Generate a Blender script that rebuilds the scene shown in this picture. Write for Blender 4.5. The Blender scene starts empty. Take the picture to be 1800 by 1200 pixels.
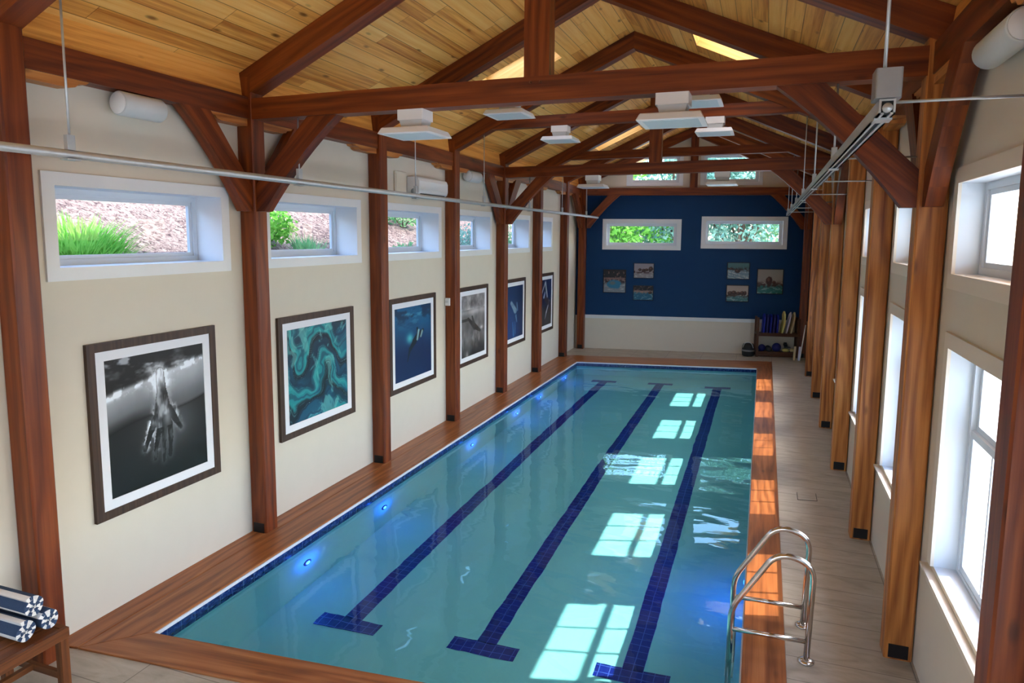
import bpy, bmesh, math, random
import numpy as np
from mathutils import Vector, Matrix
random.seed(7)
rng = np.random.default_rng(11)
scene = bpy.context.scene
COL = scene.collection

# ------------------------------------------------------------------ helpers
def srgb(r, g, b):
    f = lambda c: (c / 255 / 12.92) if c / 255 <= .04045 else ((c / 255 + .055) / 1.055) ** 2.4
    return (f(r), f(g), f(b), 1.0)

def tag(o, label=None, cat=None, group=None, kind=None):
    if label: o['label'] = label
    if cat: o['category'] = cat
    if group: o['group'] = group
    if kind: o['kind'] = kind
    return o

def thing(name, loc, label, cat, group=None, kind=None):
    o = bpy.data.objects.new(name, None)
    o.empty_display_size = .1
    o.location = loc
    COL.objects.link(o)
    return tag(o, label, cat, group, kind)

def wloc(o):
    v = Vector((0, 0, 0))
    while o is not None:
        v = v + o.location
        o = o.parent
    return v

class MB:
    """collects faces in world coordinates; build() links them as ONE mesh object"""
    def __init__(s):
        s.v = []; s.f = []; s.uv = []; s.m = []; s.sm = []
    def face(s, pts, grain=None, mat=0, smooth=False, uv=None):
        i = len(s.v)
        s.v += [tuple(p) for p in pts]
        s.f.append(tuple(range(i, i + len(pts))))
        if uv is None:
            P = [Vector(p) for p in pts]
            n = Vector((0, 0, 0))
            for a in range(len(P)):
                n += (P[a] - P[0]).cross(P[(a + 1) % len(P)] - P[0])
            n = n.normalized() if n.length > 1e-12 else Vector((0, 0, 1))
            g = Vector(grain) if grain is not None else (Vector((0, 0, 1)) if abs(n.z) < .9 else Vector((0, 1, 0)))
            g = g - n * g.dot(n)
            if g.length < .3:
                g = Vector((n.y, n.z, n.x)); g = g - n * g.dot(n)
            g.normalize()
            h = n.cross(g)
            off = 3.1 * round(n.x * 2) + 5.3 * round(n.y * 2) + 7.7 * round(n.z * 2)
            uv = [(p.dot(g), p.dot(h) + off) for p in P]
        s.uv += uv
        s.m.append(mat); s.sm.append(smooth)
    def hexa(s, a, b, grain=None, mat=0):
        """a: 4 bottom points (ccw seen from the +side), b: 4 matching top points"""
        s.face([a[3], a[2], a[1], a[0]], grain, mat)
        s.face(b, grain, mat)
        for k in range(4):
            j = (k + 1) % 4
            s.face([a[k], a[j], b[j], b[k]], grain, mat)
    def box(s, x0, x1, y0, y1, z0, z1, grain=None, mat=0, T=None):
        if grain is None:
            d = (x1 - x0, y1 - y0, z1 - z0); k = d.index(max(d)); grain = [0, 0, 0]; grain[k] = 1
        a = [(x0, y0, z0), (x1, y0, z0), (x1, y1, z0), (x0, y1, z0)]
        b = [(p[0], p[1], z1) for p in a]
        if T:
            a = [T(*p) for p in a]; b = [T(*p) for p in b]
            o = Vector(T(0, 0, 0)); grain = Vector(T(*grain)) - o
        s.hexa(a, b, grain, mat)
    def rbox(s, x0, x1, y0, y1, z0, z1, r=.02, n=3, mat=0, axis='z', grain=None):
        """box with rounded vertical (axis) edges"""
        if axis == 'z': A, B, Cc = (x0, x1), (y0, y1), (z0, z1)
        elif axis == 'y': A, B, Cc = (z0, z1), (x0, x1), (y0, y1)
        else: A, B, Cc = (y0, y1), (z0, z1), (x0, x1)
        pts = []
        for (cx, cy, st) in ((A[1] - r, B[1] - r, 0), (A[0] + r, B[1] - r, 90), (A[0] + r, B[0] + r, 180), (A[1] - r, B[0] + r, 270)):
            for k in range(n + 1):
                t = math.radians(st + 90 * k / n)
                pts.append((cx + r * math.cos(t), cy + r * math.sin(t)))
        def w(a, b, c):
            return (a, b, c) if axis == 'z' else ((b, c, a) if axis == 'y' else (c, a, b))
        lo = [w(a, b, Cc[0]) for a, b in pts]; hi = [w(a, b, Cc[1]) for a, b in pts]
        s.face(lo[::-1], grain, mat); s.face(hi, grain, mat)
        for k in range(len(pts)):
            j = (k + 1) % len(pts)
            s.face([lo[k], lo[j], hi[j], hi[k]], grain, mat)
    def prism(s, pts, near, far, grain=None, mat=0):
        """pts: 2-D outline; near(a,b) and far(a,b) give its two world copies"""
        N = [near(a, b) for a, b in pts]; F = [far(a, b) for a, b in pts]
        s.face(N, grain, mat); s.face(F[::-1], grain, mat)
        for k in range(len(pts)):
            j = (k + 1) % len(pts)
            s.face([N[k], F[k], F[j], N[j]], grain, mat)
    def tube(s, path, r, n=10, cap=True, mat=0):
        P = [Vector(p) for p in path]
        R = r if isinstance(r, (list, tuple)) else [r] * len(P)
        rings = []
        ref = None
        for i, p in enumerate(P):
            d = (P[min(i + 1, len(P) - 1)] - P[max(i - 1, 0)]).normalized()
            if ref is None:
                ref = Vector((0, 0, 1)) if abs(d.z) < .9 else Vector((1, 0, 0))
            a = (ref - d * ref.dot(d)).normalized(); ref = a
            b = d.cross(a)
            rings.append([p + (a * math.cos(2 * math.pi * k / n) + b * math.sin(2 * math.pi * k / n)) * R[i] for k in range(n)])
        L = 0
        for i in range(len(P) - 1):
            l2 = L + (P[i + 1] - P[i]).length
            for k in range(n):
                j = (k + 1) % n
                s.face([rings[i][k], rings[i][j], rings[i + 1][j], rings[i + 1][k]], mat=mat, smooth=True,
                       uv=[(L, k / n), (L, (k + 1) / n), (l2, (k + 1) / n), (l2, k / n)])
            L = l2
        if cap:
            s.face(rings[0][::-1], mat=mat); s.face(rings[-1], mat=mat)
    def lathe(s, prof, c, axis=(0, 0, 1), n=20, mat=0, smooth=True):
        """prof: (radius, height along axis) list"""
        ax = Vector(axis).normalized()
        ref = Vector((1, 0, 0)) if abs(ax.x) < .9 else Vector((0, 1, 0))
        a = (ref - ax * ref.dot(ax)).normalized(); b = ax.cross(a); c = Vector(c)
        rings = [[c + ax * h + (a * math.cos(2 * math.pi * k / n) + b * math.sin(2 * math.pi * k / n)) * max(r, 1e-4) for k in range(n)] for r, h in prof]
        for i in range(len(rings) - 1):
            for k in range(n):
                j = (k + 1) % n
                s.face([rings[i][k], rings[i][j], rings[i + 1][j], rings[i + 1][k]], mat=mat, smooth=smooth)
        if prof[0][0] > 1e-3: s.face(rings[0][::-1], mat=mat)
        if prof[-1][0] > 1e-3: s.face(rings[-1], mat=mat)
    def build(s, name, mats, parent=None, bevel=0, weld=True):
        if not isinstance(mats, (list, tuple)): mats = [mats]
        V = np.array(s.v, float)
        if parent is None:
            lo, hi = V.min(0), V.max(0)
            L = Vector(((lo[0] + hi[0]) / 2, (lo[1] + hi[1]) / 2, lo[2]))
        else:
            L = wloc(parent)
        me = bpy.data.meshes.new(name)
        me.from_pydata([tuple(p) for p in (V - np.array(L))], [], s.f)
        u = me.uv_layers.new(name='UVMap')
        u.data.foreach_set('uv', np.array(s.uv, dtype=np.float32).ravel())
        me.polygons.foreach_set('material_index', s.m)
        me.polygons.foreach_set('use_smooth', s.sm)
        for m in mats: me.materials.append(m)
        if weld:
            bm = bmesh.new(); bm.from_mesh(me)
            bmesh.ops.remove_doubles(bm, verts=bm.verts, dist=1e-5)
            bmesh.ops.recalc_face_normals(bm, faces=bm.faces)
            bm.to_mesh(me); bm.free()
        me.update()
        o = bpy.data.objects.new(name, me)
        COL.objects.link(o)
        if parent is None: o.location = L
        else: o.parent = parent
        if bevel:
            md = o.modifiers.new('bevel', 'BEVEL'); md.width = bevel; md.segments = 1; md.limit_method = 'ANGLE'; md.angle_limit = math.radians(40)
        return o

def fillet(pts, r, n=6):
    P = [Vector(p) for p in pts]; out = [P[0]]
    rr = r if isinstance(r, (list, tuple)) else [r] * len(P)
    for i in range(1, len(P) - 1):
        a, b, c = P[i - 1], P[i], P[i + 1]
        d1 = (a - b); d2 = (c - b)
        q = min(rr[i], d1.length * .49, d2.length * .49)
        p1 = b + d1.normalized() * q; p2 = b + d2.normalized() * q
        for k in range(n + 1):
            t = k / n
            out.append(p1 * (1 - t) ** 2 + b * 2 * t * (1 - t) + p2 * t * t)
    out.append(P[-1])
    return out

# ------------------------------------------------------------------ materials
def new_mat(name):
    m = bpy.data.materials.new(name); m.use_nodes = True
    nt = m.node_tree; nt.nodes.clear()
    out = nt.nodes.new('ShaderNodeOutputMaterial')
    return m, nt, out

class NT:
    """tiny node-graph helper"""
    def __init__(s, nt): s.nt = nt
    def n(s, t, **kw):
        x = s.nt.nodes.new(t)
        for k, v in kw.items(): setattr(x, k, v)
        return x
    def l(s, a, b): s.nt.links.new(a, b)
    def val(s, sock, v):
        if isinstance(v, bpy.types.NodeSocket): s.l(v, sock)
        else: sock.default_value = v
    def math(s, op, a, b=0.0, c=0.0):
        x = s.n('ShaderNodeMath', operation=op); s.val(x.inputs[0], a); s.val(x.inputs[1], b); s.val(x.inputs[2], c)
        return x.outputs[0]
    def mix(s, f, a, b, blend='MIX'):
        x = s.n('ShaderNodeMix', data_type='RGBA', blend_type=blend); s.val(x.inputs[0], f); s.val(x.inputs[6], a); s.val(x.inputs[7], b)
        return x.outputs[2]
    def ramp(s, f, stops, interp='LINEAR'):
        x = s.n('ShaderNodeValToRGB'); x.color_ramp.interpolation = interp
        e = x.color_ramp.elements
        while len(e) < len(stops): e.new(.5)
        for k, (p, c) in enumerate(stops):
            e[k].position = p; e[k].color = c if len(c) == 4 else (*c, 1)
        s.val(x.inputs[0], f)
        return x.outputs[0]
    def noise(s, vec, scale, detail=4, rough=.5, dist=0.0):
        x = s.n('ShaderNodeTexNoise'); x.inputs['Scale'].default_value = scale; x.inputs['Detail'].default_value = detail
        x.inputs['Roughness'].default_value = rough; x.inputs['Distortion'].default_value = dist
        s.l(vec, x.inputs['Vector']); return x.outputs['Fac']
    def mapping(s, vec, scale=(1, 1, 1), loc=(0, 0, 0)):
        x = s.n('ShaderNodeMapping'); s.l(vec, x.inputs['Vector'])
        x.inputs['Scale'].default_value = scale; s.val(x.inputs['Location'], loc)
        return x.outputs[0]
    def bsdf(s, out, color, rough=.5, metal=0.0, bump=None, bstr=.3, bdist=.01, spec=.5, coat=0.0):
        b = s.n('ShaderNodeBsdfPrincipled')
        s.val(b.inputs['Base Color'], color); s.val(b.inputs['Roughness'], rough); b.inputs['Metallic'].default_value = metal
        b.inputs['Specular IOR Level'].default_value = spec; b.inputs['Coat Weight'].default_value = coat
        if bump is not None:
            x = s.n('ShaderNodeBump'); x.inputs['Strength'].default_value = bstr; x.inputs['Distance'].default_value = bdist
            s.l(bump, x.inputs['Height']); s.l(x.outputs[0], b.inputs['Normal'])
        s.l(b.outputs[0], out.inputs['Surface'])
        return b

def plain(name, color, rough=.5, metal=0.0, noise_amt=.06, nscale=30, spec=.5, bstr=.05):
    m, nt, out = new_mat(name); g = NT(nt)
    co = g.n('ShaderNodeTexCoord').outputs['Object']
    f = g.noise(co, nscale, 4)
    c2 = tuple(min(1, c * (1 - noise_amt * 2)) for c in color[:3]) + (1,)
    c = g.mix(f, c2, tuple(min(1, x * (1 + noise_amt)) for x in color[:3]) + (1,))
    g.bsdf(out, c, rough, metal, bump=f, bstr=bstr, bdist=.003, spec=spec)
    return m

def wood(name, dark, mid, light, rough=.4, vs=9.0, knots=.5, coat=.0, us=.45, plank=None, length=3.0, gcol=None, tone=.25, fig=.5):
    """UV.x runs along the grain, UV.y across it (metres)"""
    m, nt, out = new_mat(name); g = NT(nt)
    uv = g.n('ShaderNodeTexCoord').outputs['UV']
    oi = g.n('ShaderNodeObjectInfo').outputs['Random']
    off = g.n('ShaderNodeCombineXYZ'); g.l(g.math('MULTIPLY', oi, 31.7), off.inputs[0]); g.l(g.math('MULTIPLY', oi, 17.3), off.inputs[1])
    if plank:
        sx = g.n('ShaderNodeSeparateXYZ'); g.l(uv, sx.inputs[0])
        row = g.math('FLOOR', g.math('DIVIDE', sx.outputs[1], plank))
        wn = g.n('ShaderNodeTexWhiteNoise', noise_dimensions='1D'); g.l(row, wn.inputs['W'])
        ux = g.math('DIVIDE', g.math('ADD', sx.outputs[0], g.math('MULTIPLY', wn.outputs[0], 13.0)), length)
        seg = g.math('FLOOR', ux)
        wn2 = g.n('ShaderNodeTexWhiteNoise', noise_dimensions='2D')
        cv = g.n('ShaderNodeCombineXYZ'); g.l(row, cv.inputs[0]); g.l(seg, cv.inputs[1]); g.l(cv.outputs[0], wn2.inputs['Vector'])
        tonev = wn2.outputs[0]
        g.l(g.math('MULTIPLY', tonev, 40.0), off.inputs[2])
        fr = g.math('FRACT', g.math('DIVIDE', sx.outputs[1], plank))
        gap = g.math('MAXIMUM', g.math('LESS_THAN', fr, .045), g.math('LESS_THAN', g.math('FRACT', ux), .004 / length * 1.2))
    else:
        tonev = oi; gap = None
    va = g.n('ShaderNodeVectorMath', operation='ADD'); g.l(uv, va.inputs[0]); g.l(off.outputs[0], va.inputs[1])
    p = va.outputs[0]
    warp = g.noise(g.mapping(p, (us * .7, vs * .28, 1)), 1.0, 3)
    streak = g.noise(g.mapping(p, (us, vs * 2.2, 1)), 1.0, 6, .65)
    fine = g.noise(g.mapping(p, (us * 3, vs * 11, 1)), 1.0, 4, .6)
    sp = g.n('ShaderNodeSeparateXYZ'); g.l(p, sp.inputs[0])
    rings = g.math('SINE', g.math('ADD', g.math('MULTIPLY', sp.outputs[1], vs * 9.0), g.math('MULTIPLY', warp, 46.0)))
    f = g.math('ADD', g.math('MULTIPLY', streak, 1.0 - fig * .5), g.math('ADD', g.math('MULTIPLY', fine, .25), g.math('MULTIPLY', rings, .11 * fig * 2)))
    f = g.math('ADD', f, g.math('MULTIPLY', g.math('SUBTRACT', tonev, .5), tone))
    col = g.ramp(f, [(.28, dark), (.58, mid), (.95, light)])
    if knots:
        vo = g.n('ShaderNodeTexVoronoi'); vo.inputs['Scale'].default_value = 1.0
        g.l(g.mapping(p, (1.7, 4.4, 1)), vo.inputs['Vector'])
        k = g.ramp(vo.outputs['Distance'], [(.0, (1, 1, 1)), (.06, (.8, .8, .8)), (.13, (0, 0, 0))])
        kc = tuple(x * .35 for x in dark[:3]) + (1,)
        col = g.mix(g.math('MULTIPLY', k, knots), col, kc)
    h = f
    if gap is not None:
        col = g.mix(g.math('MULTIPLY', gap, .75), col, gcol or tuple(x * .3 for x in dark[:3]) + (1,))
        h = g.math('SUBTRACT', f, g.math('MULTIPLY', gap, 2.0))
    g.bsdf(out, col, rough, 0, bump=h, bstr=.25, bdist=.004, spec=.4, coat=coat)
    return m

M = {}
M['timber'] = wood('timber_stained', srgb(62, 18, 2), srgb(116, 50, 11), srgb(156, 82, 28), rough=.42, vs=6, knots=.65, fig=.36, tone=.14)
M['timber_pale'] = wood('timber_lit_and_pale', srgb(124, 62, 20), srgb(190, 120, 58), srgb(224, 160, 90), rough=.42, vs=6, knots=.6, fig=.45, tone=.14)  # stained timber brightened: window light painted into right posts; plain tone on bolsters
M['pine'] = wood('pine_ceiling_boards', srgb(186, 108, 36), srgb(240, 176, 88), srgb(252, 206, 124), rough=.4, vs=7, knots=.95, plank=.175, length=2.6, tone=.34, fig=.18)
M['pine_plain'] = wood('pine_trim', srgb(180, 106, 36), srgb(236, 168, 82), srgb(250, 198, 116), rough=.42, vs=7, knots=.95, fig=.2, tone=.1)
M['pine_pale'] = wood('pine_shaft_lining', srgb(190, 130, 60), srgb(225, 175, 95), srgb(240, 200, 125), rough=.45, vs=9, knots=.4, fig=.2, tone=.1)
M['coping'] = wood('coping_wood', srgb(100, 52, 24), srgb(156, 92, 48), srgb(194, 134, 82), rough=.35, vs=7, knots=.45, fig=.4, tone=.1)
M['dark_wood'] = wood('dark_stained_wood', srgb(40, 20, 10), srgb(78, 44, 24), srgb(112, 70, 40), rough=.4, vs=10, knots=.1, fig=.2, tone=.1)
M['bench_wood'] = wood('bench_wood', srgb(62, 28, 10), srgb(112, 62, 28), srgb(150, 96, 52), rough=.4, vs=10, knots=.1, fig=.2, tone=.1)
M['walnut'] = wood('walnut_frame', srgb(34, 20, 14), srgb(62, 42, 32), srgb(86, 62, 48), rough=.45, vs=12, knots=0, fig=.2, tone=.1)
M['wall'] = plain('cream_plaster', srgb(216, 207, 190), .75, noise_amt=.015, nscale=6, spec=.2)
M['gable'] = plain('cream_gable', srgb(222, 210, 190), .75, noise_amt=.015, nscale=6, spec=.2)
M['blue'] = plain('navy_wall_paint', srgb(4, 54, 98), .6, noise_amt=.04, nscale=5, spec=.25)
M['trim'] = plain('white_trim_paint', srgb(226, 229, 232), .4, noise_amt=.01, nscale=12)
M['taupe'] = plain('warm_casing_paint', srgb(226, 216, 200), .5, noise_amt=.01, nscale=12)
M['vinyl'] = plain('white_vinyl', srgb(208, 216, 224), .35, noise_amt=.01, nscale=12)
M['white_plastic'] = plain('white_plastic', srgb(236, 236, 234), .35, noise_amt=.01, nscale=20)
M['grey_plastic'] = plain('grey_white_plastic', srgb(206, 208, 206), .45, noise_amt=.02, nscale=20)
M['diffuser'] = plain('frosted_diffuser', srgb(196, 212, 216), .3, noise_amt=.01, nscale=20)
M['box_grey'] = plain('galvanised_box', srgb(150, 150, 150), .45, .6, noise_amt=.05, nscale=20)
M['galv'] = plain('galvanised_steel', srgb(190, 194, 194), .38, .55, noise_amt=.08, nscale=25)
M['steel'] = plain('polished_stainless', srgb(214, 208, 202), .16, 1.0, noise_amt=.02, nscale=20)
M['black'] = plain('black_metal', srgb(22, 18, 18), .5, .3, noise_amt=.1, nscale=30)
M['black_fabric'] = plain('black_fabric', srgb(24, 26, 28), .7, 0, noise_amt=.2, nscale=60)
M['slot'] = plain('dark_slot', srgb(20, 20, 20), .6, 0, noise_amt=.1)
M['paper'] = plain('white_mat_board', srgb(232, 234, 240), .8, noise_amt=.01, nscale=40, spec=.2)
M['towel_white'] = plain('towel_white', srgb(236, 230, 224), .95, noise_amt=.06, nscale=160, spec=.1, bstr=.6)
M['towel_navy'] = plain('towel_navy', srgb(62, 78, 104), .95, noise_amt=.14, nscale=160, spec=.1, bstr=.6)
M['foam_blue'] = plain('foam_blue', srgb(10, 30, 150), .6, noise_amt=.05)
M['foam_navy'] = plain('foam_navy', srgb(16, 24, 96), .6, noise_amt=.05)
M['foam_yellow'] = plain('foam_yellow', srgb(216, 204, 120), .6, noise_amt=.05)
M['foam_white'] = plain('foam_white', srgb(206, 206, 226), .6, noise_amt=.05)
M['foam_tan'] = plain('foam_tan', srgb(200, 180, 136), .6, noise_amt=.05)
M['rubber_dark'] = plain('dark_rubber', srgb(18, 24, 30), .5, noise_amt=.1)

def m_floor():
    m, nt, out = new_mat('slate_tile_floor'); g = NT(nt)
    co = g.n('ShaderNodeTexCoord').outputs['Object']
    br = g.n('ShaderNodeTexBrick'); br.offset = .37; br.offset_frequency = 1
    g.l(g.mapping(co, (1, 1, 1), (.13, .05, 0)), br.inputs['Vector'])
    br.inputs['Scale'].default_value = 1.0; br.inputs['Brick Width'].default_value = .92; br.inputs['Row Height'].default_value = .31
    br.inputs['Mortar Size'].default_value = .0045; br.inputs['Mortar Smooth'].default_value = .2; br.inputs['Bias'].default_value = 0.0
    br.inputs['Color1'].default_value = (.42, .42, .42, 1); br.inputs['Color2'].default_value = (.62, .62, .62, 1)
    n1 = g.noise(g.mapping(co, (1.0, 3.2, 1)), 2.2, 7, .62, .8)
    n2 = g.noise(g.mapping(co, (2, 6, 1)), 2.6, 4, .55)
    f = g.math('ADD', g.math('MULTIPLY', n1, .8), g.math('MULTIPLY', n2, .25))
    c = g.ramp(f, [(.25, srgb(158, 146, 126)), (.52, srgb(196, 184, 164)), (.8, srgb(216, 206, 190))])
    c = g.mix(.35, c, g.mix(1.0, c, br.outputs['Color'], 'MULTIPLY'))
    c = g.mix(g.math('MULTIPLY', br.outputs['Fac'], .7), c, srgb(118, 108, 96))
    h = g.math('SUBTRACT', g.math('MULTIPLY', f, .4), br.outputs['Fac'])
    g.bsdf(out, c, .5, 0, bump=h, bstr=.3, bdist=.004)
    return m
M['floor'] = m_floor()

def m_tiles(name, c1, c2, grout, size, mortar=.04):
    """square tiles on UV (metres)"""
    m, nt, out = new_mat(name); g = NT(nt)
    uv = g.n('ShaderNodeTexCoord').outputs['UV']
    br = g.n('ShaderNodeTexBrick'); br.offset = 0
    g.l(uv, br.inputs['Vector'])
    br.inputs['Scale'].default_value = 1 / size; br.inputs['Brick Width'].default_value = 1.0; br.inputs['Row Height'].default_value = 1.0
    br.inputs['Mortar Size'].default_value = mortar; br.inputs['Mortar Smooth'].default_value = .1
    br.inputs['Color1'].default_value = c1; br.inputs['Color2'].default_value = c2; br.inputs['Mortar'].default_value = grout
    g.bsdf(out, br.outputs['Color'], .35)
    return m
M['lane'] = m_tiles('navy_lane_tile', srgb(12, 22, 112), srgb(16, 34, 132), srgb(74, 92, 176), .1)
def m_band():
    m, nt, out = new_mat('blue_waterline_tile'); g = NT(nt)
    uv = g.n('ShaderNodeTexCoord').outputs['UV']
    n1 = g.noise(g.mapping(uv, (22, 34, 1)), 1.0, 4, .6, .6)
    c = g.ramp(n1, [(.34, srgb(6, 18, 58)), (.5, srgb(14, 40, 98)), (.62, srgb(36, 66, 116)), (.74, srgb(110, 138, 170))])
    br = g.n('ShaderNodeTexBrick'); br.offset = 0; g.l(uv, br.inputs['Vector'])
    br.inputs['Scale'].default_value = 1 / .15; br.inputs['Brick Width'].default_value = 1.0; br.inputs['Row Height'].default_value = 1.0; br.inputs['Mortar Size'].default_value = .02
    c = g.mix(br.outputs['Fac'], c, srgb(70, 96, 140))
    g.bsdf(out, c, .25)
    return m
M['band'] = m_band()
def m_plaster():
    m, nt, out = new_mat('aqua_pool_plaster'); g = NT(nt)
    co = g.n('ShaderNodeTexCoord').outputs['Object']
    f = g.noise(co, 1.3, 5, .6, .5)
    c = g.mix(f, srgb(150, 212, 210), srgb(172, 224, 220))
    g.bsdf(out, c, .7, 0, spec=.2)
    return m
M['plaster'] = m_plaster()
def schlick(g, f0, normal=None):
    geo = g.n('ShaderNodeNewGeometry')
    d = g.n('ShaderNodeVectorMath', operation='DOT_PRODUCT'); g.l(geo.outputs['Incoming'], d.inputs[0]); g.l(normal or geo.outputs['Normal'], d.inputs[1])
    k = g.math('SUBTRACT', 1.0, g.math('MINIMUM', g.math('ABSOLUTE', d.outputs['Value']), 1.0))
    return g.math('ADD', f0, g.math('MULTIPLY', g.math('POWER', k, 5.0), 1.0 - f0))
def m_water():
    m, nt, out = new_mat('pool_water'); g = NT(nt)
    co = g.n('ShaderNodeTexCoord').outputs['Object']
    n1 = g.noise(g.mapping(co, (1.0, 1.5, 1)), .75, 2, .45, .5)
    n2 = g.noise(g.mapping(co, (1.0, 2.2, 1)), 2.6, 2, .45, .4)
    h = g.math('ADD', g.math('MULTIPLY', n1, 1.0), g.math('MULTIPLY', n2, .09))
    bp = g.n('ShaderNodeBump'); bp.inputs['Strength'].default_value = 1.0; bp.inputs['Distance'].default_value = .016
    g.l(h, bp.inputs['Height'])
    gl = g.n('ShaderNodeBsdfGlass'); gl.inputs['Roughness'].default_value = 0.0; gl.inputs['IOR'].default_value = 1.333
    gl.inputs[0].default_value = (.72, .94, .945, 1)
    g.l(bp.outputs[0], gl.inputs['Normal'])
    g.l(gl.outputs[0], out.inputs['Surface'])
    return m
M['water'] = m_water()
def m_glass():
    m, nt, out = new_mat('window_glass'); g = NT(nt)
    tr = g.n('ShaderNodeBsdfTransparent'); tr.inputs[0].default_value = (.94, .97, .97, 1)
    gl = g.n('ShaderNodeBsdfGlossy'); gl.inputs['Roughness'].default_value = .01
    fr = schlick(g, .012)
    mx = g.n('ShaderNodeMixShader'); g.l(fr, mx.inputs[0]); g.l(tr.outputs[0], mx.inputs[1]); g.l(gl.outputs[0], mx.inputs[2])
    g.l(mx.outputs[0], out.inputs['Surface'])
    return m
M['glass'] = m_glass()
def m_frosted():
    m, nt, out = new_mat('frosted_skylight'); g = NT(nt)
    t = g.n('ShaderNodeBsdfTranslucent'); t.inputs[0].default_value = (.9, .9, .88, 1)
    d = g.n('ShaderNodeBsdfDiffuse'); d.inputs[0].default_value = (.8, .8, .8, 1)
    mx = g.n('ShaderNodeMixShader'); mx.inputs[0].default_value = .15
    g.l(t.outputs[0], mx.inputs[1]); g.l(d.outputs[0], mx.inputs[2]); g.l(mx.outputs[0], out.inputs['Surface'])
    return m
M['frosted'] = m_frosted()
def m_emit(name, col, s):
    m, nt, out = new_mat(name); g = NT(nt)
    e = g.n('ShaderNodeEmission'); e.inputs[0].default_value = col; e.inputs[1].default_value = s
    g.l(e.outputs[0], out.inputs['Surface']); return m
M['led'] = m_emit('blue_pool_led', srgb(70, 160, 255), 5.0)
def m_vcol(name):
    m, nt, out = new_mat(name); g = NT(nt)
    a = g.n('ShaderNodeVertexColor'); a.layer_name = 'Col'
    g.bsdf(out, a.outputs[0], .35, 0, spec=.35)
    return m
M['print'] = m_vcol('photo_print')
def m_mulch():
    m, nt, out = new_mat('bark_mulch'); g = NT(nt)
    co = g.n('ShaderNodeTexCoord').outputs['Object']
    n1 = g.noise(g.mapping(co, (6, 6, 6)), 2.2, 7, .7, 1.2)
    n2 = g.noise(co, .5, 3)
    f = g.math('ADD', n1, g.math('MULTIPLY', g.math('SUBTRACT', n2, .5), .25))
    c = g.ramp(f, [(.38, srgb(40, 30, 32)), (.47, srgb(94, 78, 74)), (.56, srgb(124, 110, 102)), (.66, srgb(140, 128, 118))])
    g.bsdf(out, c, .95, 0, bump=n1, bstr=.8, bdist=.05, spec=.1)
    return m
M['mulch'] = m_mulch()
def m_leaf(name, c1, c2, transl=.4):
    m, nt, out = new_mat(name); g = NT(nt)
    co = g.n('ShaderNodeTexCoord').outputs['Object']
    f = g.noise(co, 3.2, 3, .7)
    c = g.mix(g.ramp(f, [(.35, (0, 0, 0)), (.65, (1, 1, 1))]), c1, c2)
    d = g.n('ShaderNodeBsdfDiffuse'); g.l(c, d.inputs[0])
    t = g.n('ShaderNodeBsdfTranslucent'); g.l(c, t.inputs[0])
    mx = g.n('ShaderNodeMixShader'); mx.inputs[0].default_value = transl
    g.l(d.outputs[0], mx.inputs[1]); g.l(t.outputs[0], mx.inputs[2]); g.l(mx.outputs[0], out.inputs['Surface'])
    return m
M['leaf_lime'] = m_leaf('leaf_lime', srgb(84, 150, 56), srgb(136, 190, 86))
M['leaf_green'] = m_leaf('leaf_green', srgb(84, 140, 92), srgb(142, 186, 126))
M['leaf_deep'] = m_leaf('leaf_deep', srgb(84, 130, 118), srgb(150, 190, 168))
M['bark'] = plain('tree_bark', srgb(90, 72, 56), .9, noise_amt=.2, nscale=12)
M['bounce_ground'] = plain('outdoor_ground', srgb(212, 213, 210), .95, noise_amt=.15, nscale=3, spec=.1)  # ground made this pale to bounce sunlight up through the windows

# ------------------------------------------------------------------ the room's measures (metres)
XL, XR = -5.22, 1.24                     # inner faces of the long walls
YL = [3.35, 5.83, 8.33, 10.75, 13.14, 15.49, 17.80, 19.60]     # near faces of the posts along the left wall
YR = [3.42, 5.77, 8.07, 10.46, 12.79, 15.17, 17.54, 20.30]     # ... and along the right wall
PW = .19
XPL, XPR = -5.02, 1.03                   # faces of the posts that look into the room
FA, FB = Vector((XL, 19.54, 0)), Vector((XR, 20.65, 0))        # foot of the end wall
FU = (FB - FA).normalized(); FN = Vector((-FU.y, FU.x, 0))     # along the end wall, and outward
RX, RZ, RS = -2.0, 6.36, .45             # ridge and roof slope
roofz = lambda x: RZ - RS * abs(x - RX)
def ytr(i, x): return YL[i] + (YR[i] - YL[i]) * (x - XPL) / (XPR - XPL)
def fw(u, w, z): return tuple(FA + FU * u + FN * w + Vector((0, 0, z)))      # end-wall frame: u along, w outward
FLEN = (FB - FA).length
def fu_of_x(x): return (x - XL) / FU.x
Y0 = -2.2                                # wall behind the camera

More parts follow.
